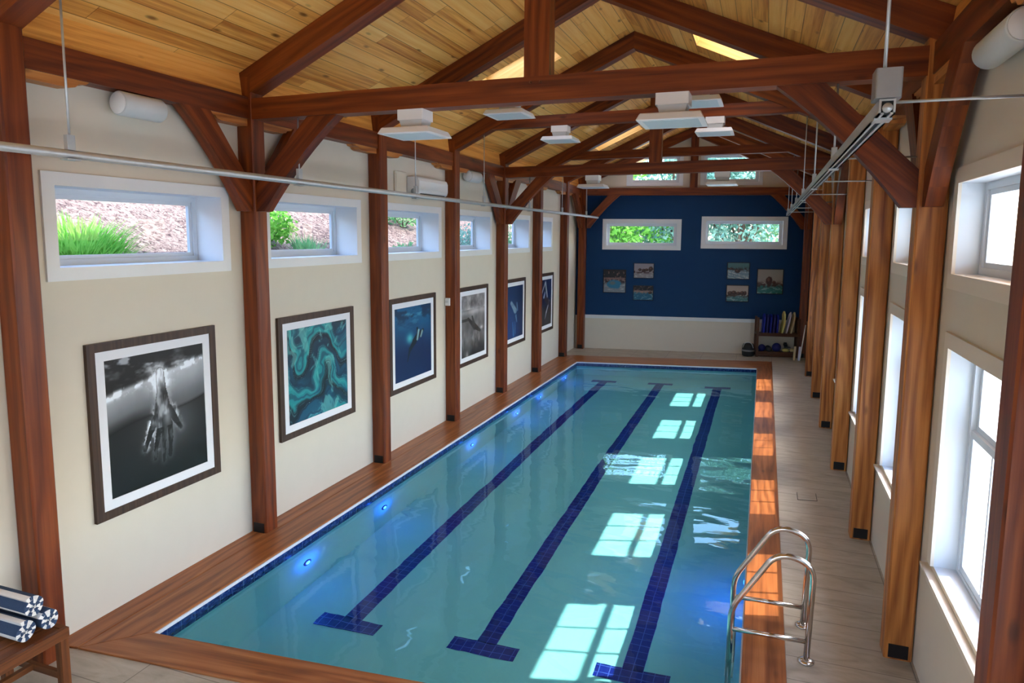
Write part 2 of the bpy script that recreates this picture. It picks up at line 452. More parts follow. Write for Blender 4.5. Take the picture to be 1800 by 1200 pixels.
# ------------------------------------------------------------------ room shell
def wall_grid(name, frame, u0, u1, z0, z1, thick, holes, matfn, mats, zcuts=(), reveal=0):
    mb = MB()
    us = sorted(set([u0, u1] + [h[k] for h in holes for k in (0, 1)]))
    zs = sorted(set([z0, z1] + [h[k] for h in holes for k in (2, 3)] + list(zcuts)))
    inside = lambda u, z: any(h[0] < u < h[1] and h[2] < z < h[3] for h in holes)
    for a, b in zip(us, us[1:]):
        for c, d in zip(zs, zs[1:]):
            if inside((a + b) / 2, (c + d) / 2): continue
            k = matfn((c + d) / 2)
            mb.face([frame(a, 0, c), frame(b, 0, c), frame(b, 0, d), frame(a, 0, d)], mat=k)
            mb.face([frame(a, thick, c), frame(a, thick, d), frame(b, thick, d), frame(b, thick, c)], mat=k)
    for (a, b, c, d) in holes:
        k = reveal
        mb.face([frame(a, 0, c), frame(a, 0, d), frame(a, thick, d), frame(a, thick, c)], mat=k)
        mb.face([frame(b, 0, c), frame(b, thick, c), frame(b, thick, d), frame(b, 0, d)], mat=k)
        mb.face([frame(a, 0, c), frame(a, thick, c), frame(b, thick, c), frame(b, 0, c)], mat=k)
        mb.face([frame(a, 0, d), frame(b, 0, d), frame(b, thick, d), frame(a, thick, d)], mat=k)
    o = mb.build(name, mats, weld=True)
    return tag(o, kind='structure')

lf = lambda u, w, z: (XL - w, u, z)       # left wall frame: u = y, w outward
rf = lambda u, w, z: (XR + w, u, z)
nf = lambda u, w, z: (u, Y0 - w, z)
left_holes = [(3.82, 5.55, 3.02, 3.66), (6.27, 8.0, 3.02, 3.66), (8.76, 10.47, 3.02, 3.66), (11.12, 12.77, 3.02, 3.66), (13.52, 15.15, 3.02, 3.66), (15.78, 16.95, 3.02, 3.66)]
near_left = [(1.1, 2.85, 3.02, 3.66), (-1.4, .35, 3.02, 3.66)]
rc = [(YR[i] + PW + YR[i + 1]) / 2 for i in range(6)]
right_lo = [(c - .72, c + .72, .965, 2.55) for c in rc]
right_hi = [(c - .80, c + .80, 3.06, 3.68) for c in rc]
near_right_lo = [(1.6, 3.04, .965, 2.55), (-.8, .64, .965, 2.55)]
near_right_hi = [(1.52, 3.12, 3.06, 3.68), (-.88, .72, 3.06, 3.68)]
# end wall: two windows in the blue, two tall ones in the gable
end_lo = [(fu_of_x(-4.36), fu_of_x(-2.40), 3.04, 3.68), (fu_of_x(-1.62), fu_of_x(.43), 3.10, 3.76)]
end_hi = [(fu_of_x(-3.74), fu_of_x(-2.38), 4.83, 5.58), (fu_of_x(-1.72), fu_of_x(-.26), 4.84, 5.60)]
front_fill_holes = [(-4.4, -2.3, .9, 3.4), (-1.8, .3, .9, 3.4)]  # unseen windows behind the camera, added to fill the room with daylight

wall_grid('wall_left', lf, Y0, 21.5, -.1, 5.2, .40, left_holes + near_left, lambda z: 0, [M['wall'], M['trim']], reveal=1)
wall_grid('wall_right', rf, Y0, 21.5, -.1, 5.2, .24, right_lo + right_hi + near_right_lo + near_right_hi, lambda z: 0, [M['wall'], M['vinyl']], reveal=1)
wall_grid('wall_back', fw, -.5, FLEN + .5, -.1, 6.7, .20, end_lo + end_hi, lambda z: 0 if z < .98 else (1 if z < 4.56 else 2), [M['wall'], M['blue'], M['gable'], M['trim']], zcuts=(.98, 4.56), reveal=3)
wall_grid('wall_front', nf, XL - .5, XR + .5, -.1, 6.7, .2, front_fill_holes, lambda z: 0, [M['wall'], M['trim']], reveal=1)

# floor of plank tiles round the pool
PNL, PNR, PFR, PFL = Vector((-4.63, 3.97, 0)), Vector((-.02, 4.40, 0)), Vector((-.06, 18.17, 0)), Vector((-4.56, 17.32, 0))
ONL, ONR, OFR, OFL = Vector((-5.0, 3.60, 0)), Vector((.30, 4.05, 0)), Vector((.30, 19.24, 0)), Vector((-5.0, 18.12, 0))
mb = MB()
e = .03
mb.face([(XL, Y0, 0), (XR, Y0, 0), (XR, 4.05 + e, 0), (.30 - e, 4.05 + e, 0), (-5.0, 3.60 + e, 0), (XL, 3.60 + e, 0)])
mb.face([(.30 - e, 4.05 + e, 0), (XR, 4.05 + e, 0), (XR, 20.8, 0), (.30 - e, 20.8, 0)])
mb.face([(XL, 18.12 - e, 0), (-5.0, 18.12 - e, 0), (.30 - e, 19.24 - e, 0), (.30 - e, 20.8, 0), (XL, 20.8, 0)])
tag(mb.build('floor', M['floor'], weld=False), kind='structure')

# sloped board ceiling with the skylight openings
sky = []                                   # (side, x0, x1, y0, y1)
for k in (2, 5, 6):
    yc = (YL[k] + PW + YL[k + 1]) / 2 + .05
    sky.append((-1, -4.05, -2.97, yc - .40, yc + .40))
for k in (2, 5):  # the far one is an unseen skylight, added for extra daylight
    yc = (YR[k] + PW + YR[k + 1]) / 2 + .25
    sky.append((1, -1.02, .06, yc - .40, yc + .40))
mb = MB()
cs = math.sqrt(1 + RS * RS)
for side in (-1, 1):
    xe = XL - .46 if side < 0 else XR + 1.55  # right slope overhangs far, unseen, to keep sun off the high windows
    hs = [s for s in sky if s[0] == side]
    xs = sorted(set([xe, RX] + [s[1] for s in hs] + [s[2] for s in hs]))
    ys = sorted(set([Y0 - .2, 21.6] + [s[3] for s in hs] + [s[4] for s in hs]))
    for a, b in zip(xs, xs[1:]):
        for c, d in zip(ys, ys[1:]):
            if any(s[1] < (a + b) / 2 < s[2] and s[3] < (c + d) / 2 < s[4] for s in hs): continue
            q = [(a, c, roofz(a)), (b, c, roofz(b)), (b, d, roofz(b)), (a, d, roofz(a))]
            mb.face(q, uv=[(p[1], (p[0] - RX) * cs + 50 + side * 20) for p in q])
ceil_o = tag(mb.build('ceiling', M['pine'], weld=True), kind='structure')

# ------------------------------------------------------------------ windows
def ring(mb, fr, u0, u1, z0, z1, bw, w0, w1, mat=0, bottom=None):
    """rectangular ring of four mitred boards lying between depths w0 and w1"""
    bb = bw if bottom is None else bottom
    I = [(u0, z0), (u1, z0), (u1, z1), (u0, z1)]
    O = [(u0 - bw, z0 - bb), (u1 + bw, z0 - bb), (u1 + bw, z1 + bw), (u0 - bw, z1 + bw)]
    for k in range(4):
        j = (k + 1) % 4
        a = [fr(*p) for p in ((O[k][0], w0, O[k][1]), (O[j][0], w0, O[j][1]), (I[j][0], w0, I[j][1]), (I[k][0], w0, I[k][1]))]
        b = [fr(*p) for p in ((O[k][0], w1, O[k][1]), (O[j][0], w1, O[j][1]), (I[j][0], w1, I[j][1]), (I[k][0], w1, I[k][1]))]
        mb.hexa(a, b, mat=mat)
WN = [0]
def window(fr, hole, depth, casing_mat, cw=.105, kind='fixed', stool=False, cas=True, mull=False):
    WN[0] += 1
    u0, u1, z0, z1 = hole
    root = thing('window_%d' % WN[0], fr((u0 + u1) / 2, 0, z0), None, None, kind='structure')
    if cas:
        mb = MB()
        if stool:   # side and head casing only
            for (a, b, c, d) in ((u0 - cw, u0, z0, z1 + cw), (u1, u1 + cw, z0, z1 + cw), (u0, u1, z1, z1 + cw)):
                mb.hexa([fr(a, 0, c), fr(b, 0, c), fr(b, -.022, c), fr(a, -.022, c)], [fr(a, 0, d), fr(b, 0, d), fr(b, -.022, d), fr(a, -.022, d)])
        else:
            ring(mb, fr, u0, u1, z0, z1, cw, -.022, 0)
        mb.build('casing', casing_mat, root)
    if stool:
        mb = MB()
        a, b = u0 - cw - .04, u1 + cw + .04
        mb.hexa([fr(a, -.058, z0 - .055), fr(b, -.058, z0 - .055), fr(b, 0, z0 - .055), fr(a, 0, z0 - .055)], [fr(a, -.058, z0 - .035), fr(b, -.058, z0 - .035), fr(b, 0, z0 - .035), fr(a, 0, z0 - .035)])
        mb.hexa([fr(a + .04, -.02, z0 - .15), fr(b - .04, -.02, z0 - .15), fr(b - .04, 0, z0 - .15), fr(a + .04, 0, z0 - .15)], [fr(a + .04, -.02, z0 - .055), fr(b - .04, -.02, z0 - .055), fr(b - .04, 0, z0 - .055), fr(a + .04, 0, z0 - .055)])
        mb.build('sill', casing_mat, root)
    fwid = .05
    fb = .025 if kind == 'sash' else fwid
    mb = MB(); ring(mb, fr, u0 + fwid, u1 - fwid, z0 + fb, z1 - fwid, fwid, depth, depth + .07, bottom=fb)
    mb.build('frame', M['vinyl'], root)
    a, b, c, d = u0 + fwid, u1 - fwid, z0 + fb, z1 - fwid
    if kind == 'sash':      # double-hung: two sashes, three lights each
        zm = (c + d) / 2 + .25
        for (s0, s1, w) in ((c, zm + .005, depth + .008), (zm - .005, d, depth + .034)):
            sw = .05
            mb = MB(); ring(mb, fr, a + sw, b - sw, s0 + sw, s1 - sw, sw, w, w + .026)
            for k in (1, 2):
                um = a + sw + (b - a - 2 * sw) * k / 3
                mb.hexa([fr(um - .012, w + .002, s0 + sw), fr(um + .012, w + .002, s0 + sw), fr(um + .012, w + .024, s0 + sw), fr(um - .012, w + .024, s0 + sw)],
                        [fr(um - .012, w + .002, s1 - sw), fr(um + .012, w + .002, s1 - sw), fr(um + .012, w + .024, s1 - sw), fr(um - .012, w + .024, s1 - sw)])
            sa = mb.build('sash', M['vinyl'], root)
            mb = MB(); mb.face([fr(a + sw, w + .013, s0 + sw), fr(b - sw, w + .013, s0 + sw), fr(b - sw, w + .013, s1 - sw), fr(a + sw, w + .013, s1 - sw)])
            mb.build('glass', M['glass'], sa)
    else:
        sw = .035
        parts = [(a, b)] if not mull else [(a, (a + b) / 2), ((a + b) / 2, b)]
        for (p, q) in parts:
            mb = MB(); ring(mb, fr, p + sw, q - sw, c + sw, d - sw, sw, depth + .015, depth + .05)
            sa = mb.build('sash', M['vinyl'], root)
            mb = MB(); mb.face([fr(p + sw, depth + .03, c + sw), fr(q - sw, depth + .03, c + sw), fr(q - sw, depth + .03, d - sw), fr(p + sw, depth + .03, d - sw)])
            mb.build('glass', M['glass'], sa)
    return root
for h in left_holes + near_left: window(lf, h, .31, M['trim'])
for h in right_lo + near_right_lo: window(rf, h, .14, M['taupe'], kind='sash', stool=True)
for h in right_hi + near_right_hi: window(rf, h, .14, M['taupe'], mull=True)
for h in end_lo: window(fw, h, .08, M['trim'], cw=.12)
for h in end_hi: window(fw, h, .08, M['trim'], cw=.10)
for h in front_fill_holes: window(nf, h, .08, M['trim'], mull=True)

def skylight(s):
    side, x0, x1, y0, y1 = s
    WN[0] += 1
    up = .34
    root = thing('window_%d' % WN[0], ((x0 + x1) / 2, (y0 + y1) / 2, roofz((x0 + x1) / 2)), None, None, kind='structure')
    nx, nz = RS * (1 if side > 0 else -1) / cs, 1 / cs
    lowp = [(x0, y0, roofz(x0)), (x1, y0, roofz(x1)), (x1, y1, roofz(x1)), (x0, y1, roofz(x0))]
    hip = [(p[0] + nx * up, p[1], p[2] + nz * up) for p in lowp]
    mb = MB()
    for k in range(4):
        j = (k + 1) % 4
        mb.face([lowp[k], lowp[j], hip[j], hip[k]], grain=(Vector(lowp[j]) - Vector(lowp[k])))
    mb.build('shaft', M['pine_pale'], root)
    mb = MB()
    t = .05
    inn = [(x0 + .05, y0 + .05), (x1 - .05, y0 + .05), (x1 - .05, y1 - .05), (x0 + .05, y1 - .05)]
    q = [(a + nx * (up - .02), b, roofz(a) + nz * (up - .02)) for a, b in inn]
    for k in range(4):
        j = (k + 1) % 4
        o1 = [Vector(hip[k]), Vector(hip[j]), Vector(q[j]), Vector(q[k])]
        mb.face(o1)
    mb.build('frame', M['vinyl'], root)
    mb = MB(); mb.face(q); mb.build('glass', M['frosted'], root)
for s in sky: skylight(s)

# rail that caps the cream dado of the end wall, frieze boards over the wall plates, panel joints
mb = MB()
def frbox(mb, u0, u1, w0, w1, z0, z1, mat=0, grain=None):
    a = [fw(u0, w0, z0), fw(u1, w0, z0), fw(u1, w1, z0), fw(u0, w1, z0)]; b = [fw(u0, w0, z1), fw(u1, w0, z1), fw(u1, w1, z1), fw(u0, w1, z1)]
    mb.hexa(a, b, grain if grain is not None else FU, mat)
frbox(mb, .2, FLEN - .1, -.05, 0, .965, 1.0); frbox(mb, .2, FLEN - .1, -.025, 0, .90, .965)
tag(mb.build('trim_1', M['trim']), kind='structure')
mb = MB()
for i in range(7):
    a, b = YL[i] + PW, YL[i + 1]
    mb.hexa([(XL, a, 4.69), (XL + .09, a, 4.69), (XL + .09, b, 4.69), (XL, b, 4.69)], [(XL, a, 4.95), (XL + .06, a, 4.935), (XL + .06, b, 4.935), (XL, b, 4.95)], (0, 1, 0))
tag(mb.build('trim_2', M['pine_plain']), kind='structure')
mb = MB()
for i in range(7):
    a, b = YR[i] + PW, YR[i + 1]
    mb.hexa([(XR - .09, a, 4.69), (XR, a, 4.69), (XR, b, 4.69), (XR - .09, b, 4.69)], [(XR - .06, a, 4.92), (XR, a, 4.95), (XR, b, 4.95), (XR - .06, b, 4.92)], (0, 1, 0))
tag(mb.build('trim_3', M['pine_plain']), kind='structure')

# ------------------------------------------------------------------ timber frame
lab_post_L = ['brown timber post on the left wall behind the towel bench',
              'braced brown timber post between the underwater hand picture and the teal swirl picture',
              'brown timber post between the teal swirl picture and the blue underwater swimmer picture',
              'brown timber post on the left wall carrying a small white sensor',
              'braced brown timber post between the grey diver picture and the dim blue swimmer picture',
              'slim-looking brown timber post just beyond the dim blue swimmer picture',
              'brown timber post on the left wall beyond the last large picture, beside the pool corner',
              'dark timber corner post where the left wall meets the navy wall']
lab_post_R = ['huge reddish timber post cut off by the right edge of the photo',
              'braced orange timber post standing just beyond the steel pool ladder',
              'second orange timber post beyond the pool ladder along the window wall',
              'third orange timber post beyond the pool ladder along the window wall',
              'braced orange timber post standing fourth beyond the pool ladder on the window wall',
              'fifth timber post beyond the pool ladder along the window wall',
              'dark-footed timber post on the window wall nearest the shelf of swim floats',
              'dark timber corner post where the window wall meets the navy wall']
def brace_outline(span, z0, z1, w):
    """knee brace in (distance from post, z): straight back edge, arched front edge"""
    pts = [(0, z0), (0, z0 + .27), (span - w * 1.25, z1), (span, z1)]
    n = 8; front = []
    a, b = Vector((span, z1)), Vector((0.10, z0)); mid = (a + b) / 2 + Vector((-.05, .075))
    for k in range(1, n):
        t = k / n; p = a * (1 - t) ** 2 + mid * 2 * t * (1 - t) + b * t * t
        front.append((p.x, p.y))
    return pts + front + [(.10, z0)]
for side in ('L', 'R'):
    for i in range(8):
        y0 = (YL if side == 'L' else YR)[i]
        x0, x1 = (XL, XPL) if side == 'L' else (XPR, XPR + .20)
        if i == 7:
            x0, x1 = (-5.12, -4.92) if side == 'L' else (.96, 1.16)
            y0 = 19.36 if side == 'L' else 20.22
        xc = (x0 + x1) / 2
        root = thing('timber_post', (xc, y0 + PW / 2, 0), (lab_post_L if side == 'L' else lab_post_R)[i], 'post', 'timber posts along the pool walls')
        mb = MB()
        c = .012
        y1 = y0 + PW
        zt = roofz(x0 if side == 'L' else x1) - .02
        pts = [(x0 + c, y0), (x1 - c, y0), (x1, y0 + c), (x1, y1 - c), (x1 - c, y1), (x0 + c, y1), (x0, y1 - c), (x0, y0 + c)]
        mb.prism(pts, lambda a, b: (a, b, .0), lambda a, b: (a, b, zt), grain=(0, 0, 1))
        mb.build('shaft', M['timber'] if side == 'L' or i in (0, 7) else M['timber_pale'], root)  # right posts get the copy with window light in its colour
        if i > 0:      # black steel shoe on the face towards the camera
            mb = MB(); mb.box(x0 + .03, x1 - .03, y0 - .006, y0 + .01, .015, .125)
            sh = mb.build('base_shoe', M['black'], root)
        if i in (1, 4, 7):
            # brace up to the tie beam
            o = brace_outline(1.02 if i < 7 else .95, 3.53, 4.47, .28)
            sgn = 1 if side == 'L' else -1
            xb = x1 - .005 if side == 'L' else x0 + .005
            if i < 7:
                yn = lambda x: ytr(i, x) + .03
                mb = MB(); mb.prism(o, lambda a, b: (xb + sgn * a, yn(xb + sgn * a), b), lambda a, b: (xb + sgn * a, yn(xb + sgn * a) + .13, b), grain=(sgn * .75, 0, .68))
                mb.build('brace', M['timber'], root)
            else:
                uo = fu_of_x(xb)
                mb = MB(); mb.prism(o, lambda a, b: fw(uo + sgn * a, -.2, b), lambda a, b: fw(uo + sgn * a, -.08, b), grain=(sgn * .75, 0, .68))
                mb.build('brace', M['timber'], root)
            # braces along the wall, up to the plate
            xa, xz = (-5.17, -5.05) if side == 'L' else (1.06, 1.18)
            if i == 7: xa, xz = (-5.11, -4.99) if side == 'L' else (1.02, 1.14)
            for d in ((-1, 1) if i < 7 else (-1,)):
                yb = y0 + .005 if d < 0 else y1 - .005
                o2 = brace_outline(.88, 3.53, 4.47, .28)
                mb = MB(); mb.prism(o2, lambda a, b: (xa, yb + d * a, b), lambda a, b: (xz, yb + d * a, b), grain=(0, d * .7, .7))
                mb.build('brace', M['timber'], root)
# wall plates, one timber per bay
for side in ('L', 'R'):
    Ys = YL if side == 'L' else YR
    for i in range(7):
        a, b = Ys[i] + PW + .002, Ys[i + 1] - .002
        if i == 6: b = 19.34 if side == 'L' else 20.2
        x0, x1 = (XL + .002, -5.055) if side == 'L' else (1.065, XR - .002)
        names = ['between the towel bench and the hand picture', 'over the teal swirl picture', 'over the white air conditioner', 'over the grey diver picture', 'over the dim blue swimmer picture', 'over the last large picture', 'at the far corner'] if side == 'L' else \
                ['over the white cylinder speaker', 'just beyond the braced post by the ladder', 'over the second window bay beyond the ladder', 'over the third window bay beyond the ladder', 'over the fourth window bay beyond the ladder', 'over the last window bay', 'at the far corner by the float shelf']
        root = thing('wall_plate_beam', ((x0 + x1) / 2, (a + b) / 2, 4.47), ('horizontal timber plate on the left wall ' if side == 'L' else 'horizontal timber plate on the window wall ') + names[i], 'beam', 'wall plate timbers')
        mb = MB(); mb.box(x0, x1, a, b, 4.47, 4.69, (0, 1, 0)); mb.build('beam', M['timber'], root)
        for (s0, d) in ((a, 1), (b, -1)):      # bolster block with a scooped end under each joint
            pts = [(0, 4.47), (0, 4.40), (.36, 4.40), (.41, 4.412), (.44, 4.44), (.50, 4.447), (.53, 4.47)]
            mb = MB(); mb.prism(pts, lambda p, q: (x0 + .01, s0 + d * p, q), lambda p, q: (x1 - .02, s0 + d * p, q), grain=(0, 1, 0))
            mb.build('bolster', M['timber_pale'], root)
# trusses
lab_truss = ['roof truss nearest the camera, only its dark rafter foot showing at top left',
             'large dark roof truss with tie beam and king post, closest full one',
             'roof truss right behind the closest tie beam, its collar hidden by that beam',
             'roof truss with a high collar beam carrying two white light fixtures in midair',
             'roof truss with second low tie beam and short king post',
             'roof truss with a dark high collar, just beyond the second tie beam',
             'roof rafters without any collar, next to the last truss',
             'roof truss lying against the end wall around the gable windows']
for i in range(8):
    root = thing('roof_truss', (RX, ytr(i, RX) if i < 7 else 20.0, 4.46), lab_truss[i], 'truss', 'roof trusses')
    if i < 7:
        yn = lambda x: ytr(i, x); th = PW
        P3 = lambda x, z, t: (x, yn(x) + t, z)
    else:
        th = .16
        P3 = lambda x, z, t: fw(fu_of_x(x), -.185 + t, z)
    for s, xe in ((-1, XL + .01), (1, XR - .01)):
        g = (1, 0, -s * RS)
        pts = [(xe, roofz(xe) - .004), (RX, RZ - .004), (RX, RZ - .25), (xe, roofz(xe) - .27)]
        mb = MB(); mb.prism(pts, lambda x, z: P3(x, z, 0), lambda x, z: P3(x, z, th), grain=g)
        mb.build('rafter', M['timber'], root)
    if i in (1, 4, 7):
        mb = MB(); zt = 4.675; zb = 4.465
        xa, xb = (XPL - .02, XPR + .02) if i < 7 else (-4.95, 1.0)
        pts = [(xa, zb), (xb, zb), (xb, zt), (xa, zt)]
        mb.prism(pts, lambda x, z: P3(x, z, .006), lambda x, z: P3(x, z, th - .006), grain=(1, 0, 0)); mb.build('tie_beam', M['timber'], root)
        kw = .115 if i < 7 else .10
        mb = MB(); kx = RX + (.06 if i == 1 else 0.0)
        pts = [(kx - kw, zt), (kx + kw, zt), (kx + kw, RZ - .22), (kx - kw, RZ - .22)]
        mb.prism(pts, lambda x, z: P3(x, z, .012), lambda x, z: P3(x, z, th - .02), grain=(0, 0, 1)); mb.build('king_post', M['timber'], root)
        if i == 1:
            for xx in (kx - .05, kx + .04):
                mb = MB(); mb.lathe([(.011, 0), (.011, .012), (.006, .016)], P3(xx, zt - .05, .008), (0, -1, 0), 8); mb.build('peg', M['bench_wood'], root)
    if i in (2, 3, 5):
        zb, zt = 5.04, 5.215
        hw = (RZ - .26 - zt) / RS + .28; hwb = (RZ - .26 - zb) / RS + .25
        pts = [(RX - hwb, zb), (RX + hwb, zb), (RX + hw, zt), (RX - hw, zt)]
        mb = MB(); mb.prism(pts, lambda x, z: P3(x, z, .015), lambda x, z: P3(x, z, th - .015), grain=(1, 0, 0)); mb.build('collar_beam', M['timber'], root)

# ------------------------------------------------------------------ light fixtures under tie and collar beams
fx = [(1, -3.18, 4.465, 'white flat-panel light hung left under the closest tie beam'), (1, -.77, 4.465, 'white flat-panel light hung right under the closest tie beam, largest one'),
      (2, -3.14, 5.04, 'white flat-panel light with only its panel showing below the closest tie beam'), (2, -.80, 5.04, 'white flat-panel light peeking out right behind the largest fixture'),
      (3, -3.17, 5.04, 'white flat-panel light hung left under the high collar beam'), (3, -.78, 5.04, 'white flat-panel light hung right under the high collar beam'),
      (4, -3.2, 4.465, 'white flat-panel light hung left under the second tie beam'), (4, -.79, 4.465, 'flat-panel light hung right under the second tie beam before the gable window')]
for (i, x, zb, lab) in fx:
    yc = ytr(i, x) + PW / 2
    root = thing('panel_light', (x, yc, zb - .25), lab, 'light', 'panel lights under the beams')
    mb = MB(); mb.rbox(x - .135, x + .135, yc - .10, yc + .12, zb - .095, zb, .012); mb.build('driver_box', M['white_plastic'], root)
    mb = MB(); mb.hexa([(x - .10, yc - .07, zb - .175), (x + .10, yc - .07, zb - .175), (x + .10, yc + .09, zb - .175), (x - .10, yc + .09, zb - .175)],
                       [(x - .12, yc - .085, zb - .095), (x + .12, yc - .085, zb - .095), (x + .12, yc + .105, zb - .095), (x - .12, yc + .105, zb - .095)]); mb.build('neck', M['grey_plastic'], root)
    mb = MB()
    h0, h1 = .20, .27
    mb.hexa([(x - h1, yc - .24, zb - .235), (x + h1, yc - .24, zb - .235), (x + h1, yc + .26, zb - .235), (x - h1, yc + .26, zb - .235)],
            [(x - h1 + .03, yc - .21, zb - .175), (x + h1 - .03, yc - .21, zb - .175), (x + h1 - .03, yc + .23, zb - .175), (x - h1 + .03, yc + .23, zb - .175)])
    mb.build('panel', M['white_plastic'], root, bevel=.006)
    mb = MB(); mb.box(x - h1 + .05, x + h1 - .05, yc - .19, yc + .21, zb - .238, zb - .234); mb.build('diffuser', M['diffuser'], root)

# ------------------------------------------------------------------ swimming pool
zf = lambda y: -1.2          # pool floor
pool = thing('swimming_pool', (-2.3, 11, 0), 'long indoor lap pool with three navy lane lines and wooden coping', 'swimming pool')
def at(v, z): return (v.x, v.y, z)
cor = [PNL, PNR, PFR, PFL]
mb = MB()
mb.face([at(p, zf(p.y)) for p in cor])
for k in range(4):
    a, b = cor[k], cor[(k + 1) % 4]
    mb.face([at(a, zf(a.y)), at(b, zf(b.y)), at(b, -.19), at(a, -.19)])
basin = mb.build('basin', M['plaster'], pool, weld=True); basin.cycles.is_caustics_receiver = True
mb = MB()
for k in range(4):
    a, b = cor[k], cor[(k + 1) % 4]; L = (b - a).length
    mb.face([at(a, -.19), at(b, -.19), at(b, -.035), at(a, -.035)], uv=[(0, 0), (L, 0), (L, .155), (0, .155)])
tb = mb.build('tile_band', M['band'], pool); tb['label'] = 'dark blue waterline tiles'
mb = MB()
for k in range(4):
    a, b = cor[k], cor[(k + 1) % 4]; n = (b - a).normalized(); n = Vector((-n.y, n.x, 0))
    a2, b2 = a + n * .012, b + n * .012
    mb.hexa([at(a, -.036), at(b, -.036), at(b2, -.036), at(a2, -.036)], [at(a, -.006), at(b, -.006), at(b2, -.006), at(a2, -.006)])
lip = mb.build('lip', M['trim'], pool); lip['label'] = 'thin white edge strip'
# coping boards
oc = [ONL, ONR, OFR, OFL]
names = ['coping'] * 4
for k in range(4):
    a, b, c, d = cor[k], cor[(k + 1) % 4], oc[(k + 1) % 4], oc[k]
    mb = MB(); g = (b - a)
    up = [at(d, .014), at(c, .014), at(b, .014), at(a, .014)]; lo = [at(d, -.035), at(c, -.035), at(b, -.035), at(a, -.035)]
    mb.hexa(lo, up, g)
    mb.build('coping', M['coping'], pool, bevel=.004)
mb = MB(); mb.hexa([(XL, 3.56, -.03), (-5.004, 3.602, -.03), (-5.004, 18.1, -.03), (XL, 18.05, -.03)], [(XL, 3.56, .016), (-5.004, 3.602, .016), (-5.004, 18.1, .016), (XL, 18.05, .016)], (0, 1, 0))
mb.build('ledge_board', M['coping'], pool, bevel=.004)
# lane lines
for (xa, ya, xb, yb) in ((-3.82, 5.58, -3.69, 16.76), (-2.39, 5.72, -2.31, 16.97), (-.97, 5.83, -.94, 17.06)):
    mb = MB()
    zz = lambda y: zf(y) + .004
    def quad(cx, y0, y1, hw, sk=0.0, c2=None):
        c2 = cx if c2 is None else c2
        q = [(cx - hw, y0 - sk, zz(y0 - sk)), (cx + hw, y0 + sk, zz(y0 + sk)), (c2 + hw, y1 + sk, zz(y1 + sk)), (c2 - hw, y1 - sk, zz(y1 - sk))]
        mb.face(q, uv=[(-hw, y0), (hw, y0), (hw, y1), (-hw, y1)])
    quad(xa, ya + .085, yb - .08, .1, 0, xb)
    quad(xa, ya - .1, ya + .1, .34, .02); quad(xb, yb - .1, yb + .1, .3, .05)
    ln = mb.build('lane_line', M['lane'], pool, weld=False); ln.cycles.is_caustics_receiver = True; ln['label'] = 'navy tiled lane line with crossbar ends'
# water
mb = MB(); mb.face([at(p, -.10) for p in cor])
wat = mb.build('water_surface', M['water'], pool, weld=False); wat.cycles.is_caustics_caster = True
for p_ in wat.data.polygons: p_.use_smooth = True
# underwater lamps
for (y, z) in ((5.99, -.60), (7.61, -.62), (10.48, -.66), (12.71, -.72), (14.18, -.72), (16.19, -.66)):
    x = PNL.x + (PFL.x - PNL.x) * (y - PNL.y) / (PFL.y - PNL.y)
    mb = MB(); mb.lathe([(.062, 0), (.066, .008), (.05, .014), (.046, .014)], (x, y, z), (1, 0, 0), 18)
    hs = mb.build('underwater_lamp', M['foam_navy'], pool)
    mb = MB(); mb.lathe([(.040, .012), (.030, .018), (.0, .02)], (x, y, z), (1, 0, 0), 16); mb.build('lens', M['led'], hs)
    ld = bpy.data.lights.new('pool_lamp_light', 'POINT'); ld.energy = 3.6; ld.color = (.02, .13, 1.0); ld.shadow_soft_size = 0.0
    lo = bpy.data.objects.new('pool_lamp_light', ld); lo.location = (x + .10, y, z + .02); COL.objects.link(lo)
for (y, z) in ((7.3, -.62),):
    x = -.035
    mb = MB(); mb.lathe([(.062, 0), (.066, .008), (.05, .014), (.046, .014)], (x, y, z), (-1, 0, 0), 18)
    hs = mb.build('underwater_lamp', M['foam_navy'], pool)
    mb = MB(); mb.lathe([(.040, .012), (.030, .018), (.0, .02)], (x, y, z), (-1, 0, 0), 16); mb.build('lens', M['led'], hs)
    ld = bpy.data.lights.new('pool_lamp_light', 'POINT'); ld.energy = 8.0; ld.color = (.02, .13, 1.0); ld.shadow_soft_size = 0.0
    lo = bpy.data.objects.new('pool_lamp_light', ld); lo.location = (x - .12, y, z + .02); COL.objects.link(lo)

# ------------------------------------------------------------------ pool ladder
lad = thing('pool_ladder', (.45, 5.75, 0), 'stainless steel pool ladder with two arched handrails on the window-side deck', 'ladder')
for yy in (5.49, 6.02):
    path = fillet([(.45, yy, .0), (.47, yy, .80), (.20, yy, .86), (-.125, yy, .33), (-.125, yy, -.58)], [0, .22, .16, .10, 0], 8)
    mb = MB(); mb.tube(path, .0235, 14); mb.build('handrail', M['steel'], lad)
    mb = MB(); mb.lathe([(.062, 0), (.062, .008), (.045, .02), (.026, .026)], (.45, yy, .001), (0, 0, 1), 20); mb.build('flange', M['steel'], lad)
    mb = MB(); mb.tube([(-.12, yy, .155), (.452, yy, .165)], .019, 12); mb.build('crossbar', M['steel'], lad)
for zz in (-.20, -.45):
    mb = MB(); mb.box(-.155, -.085, 5.50, 6.01, zz, zz + .03); mb.build('tread', M['white_plastic'], lad, bevel=.008)

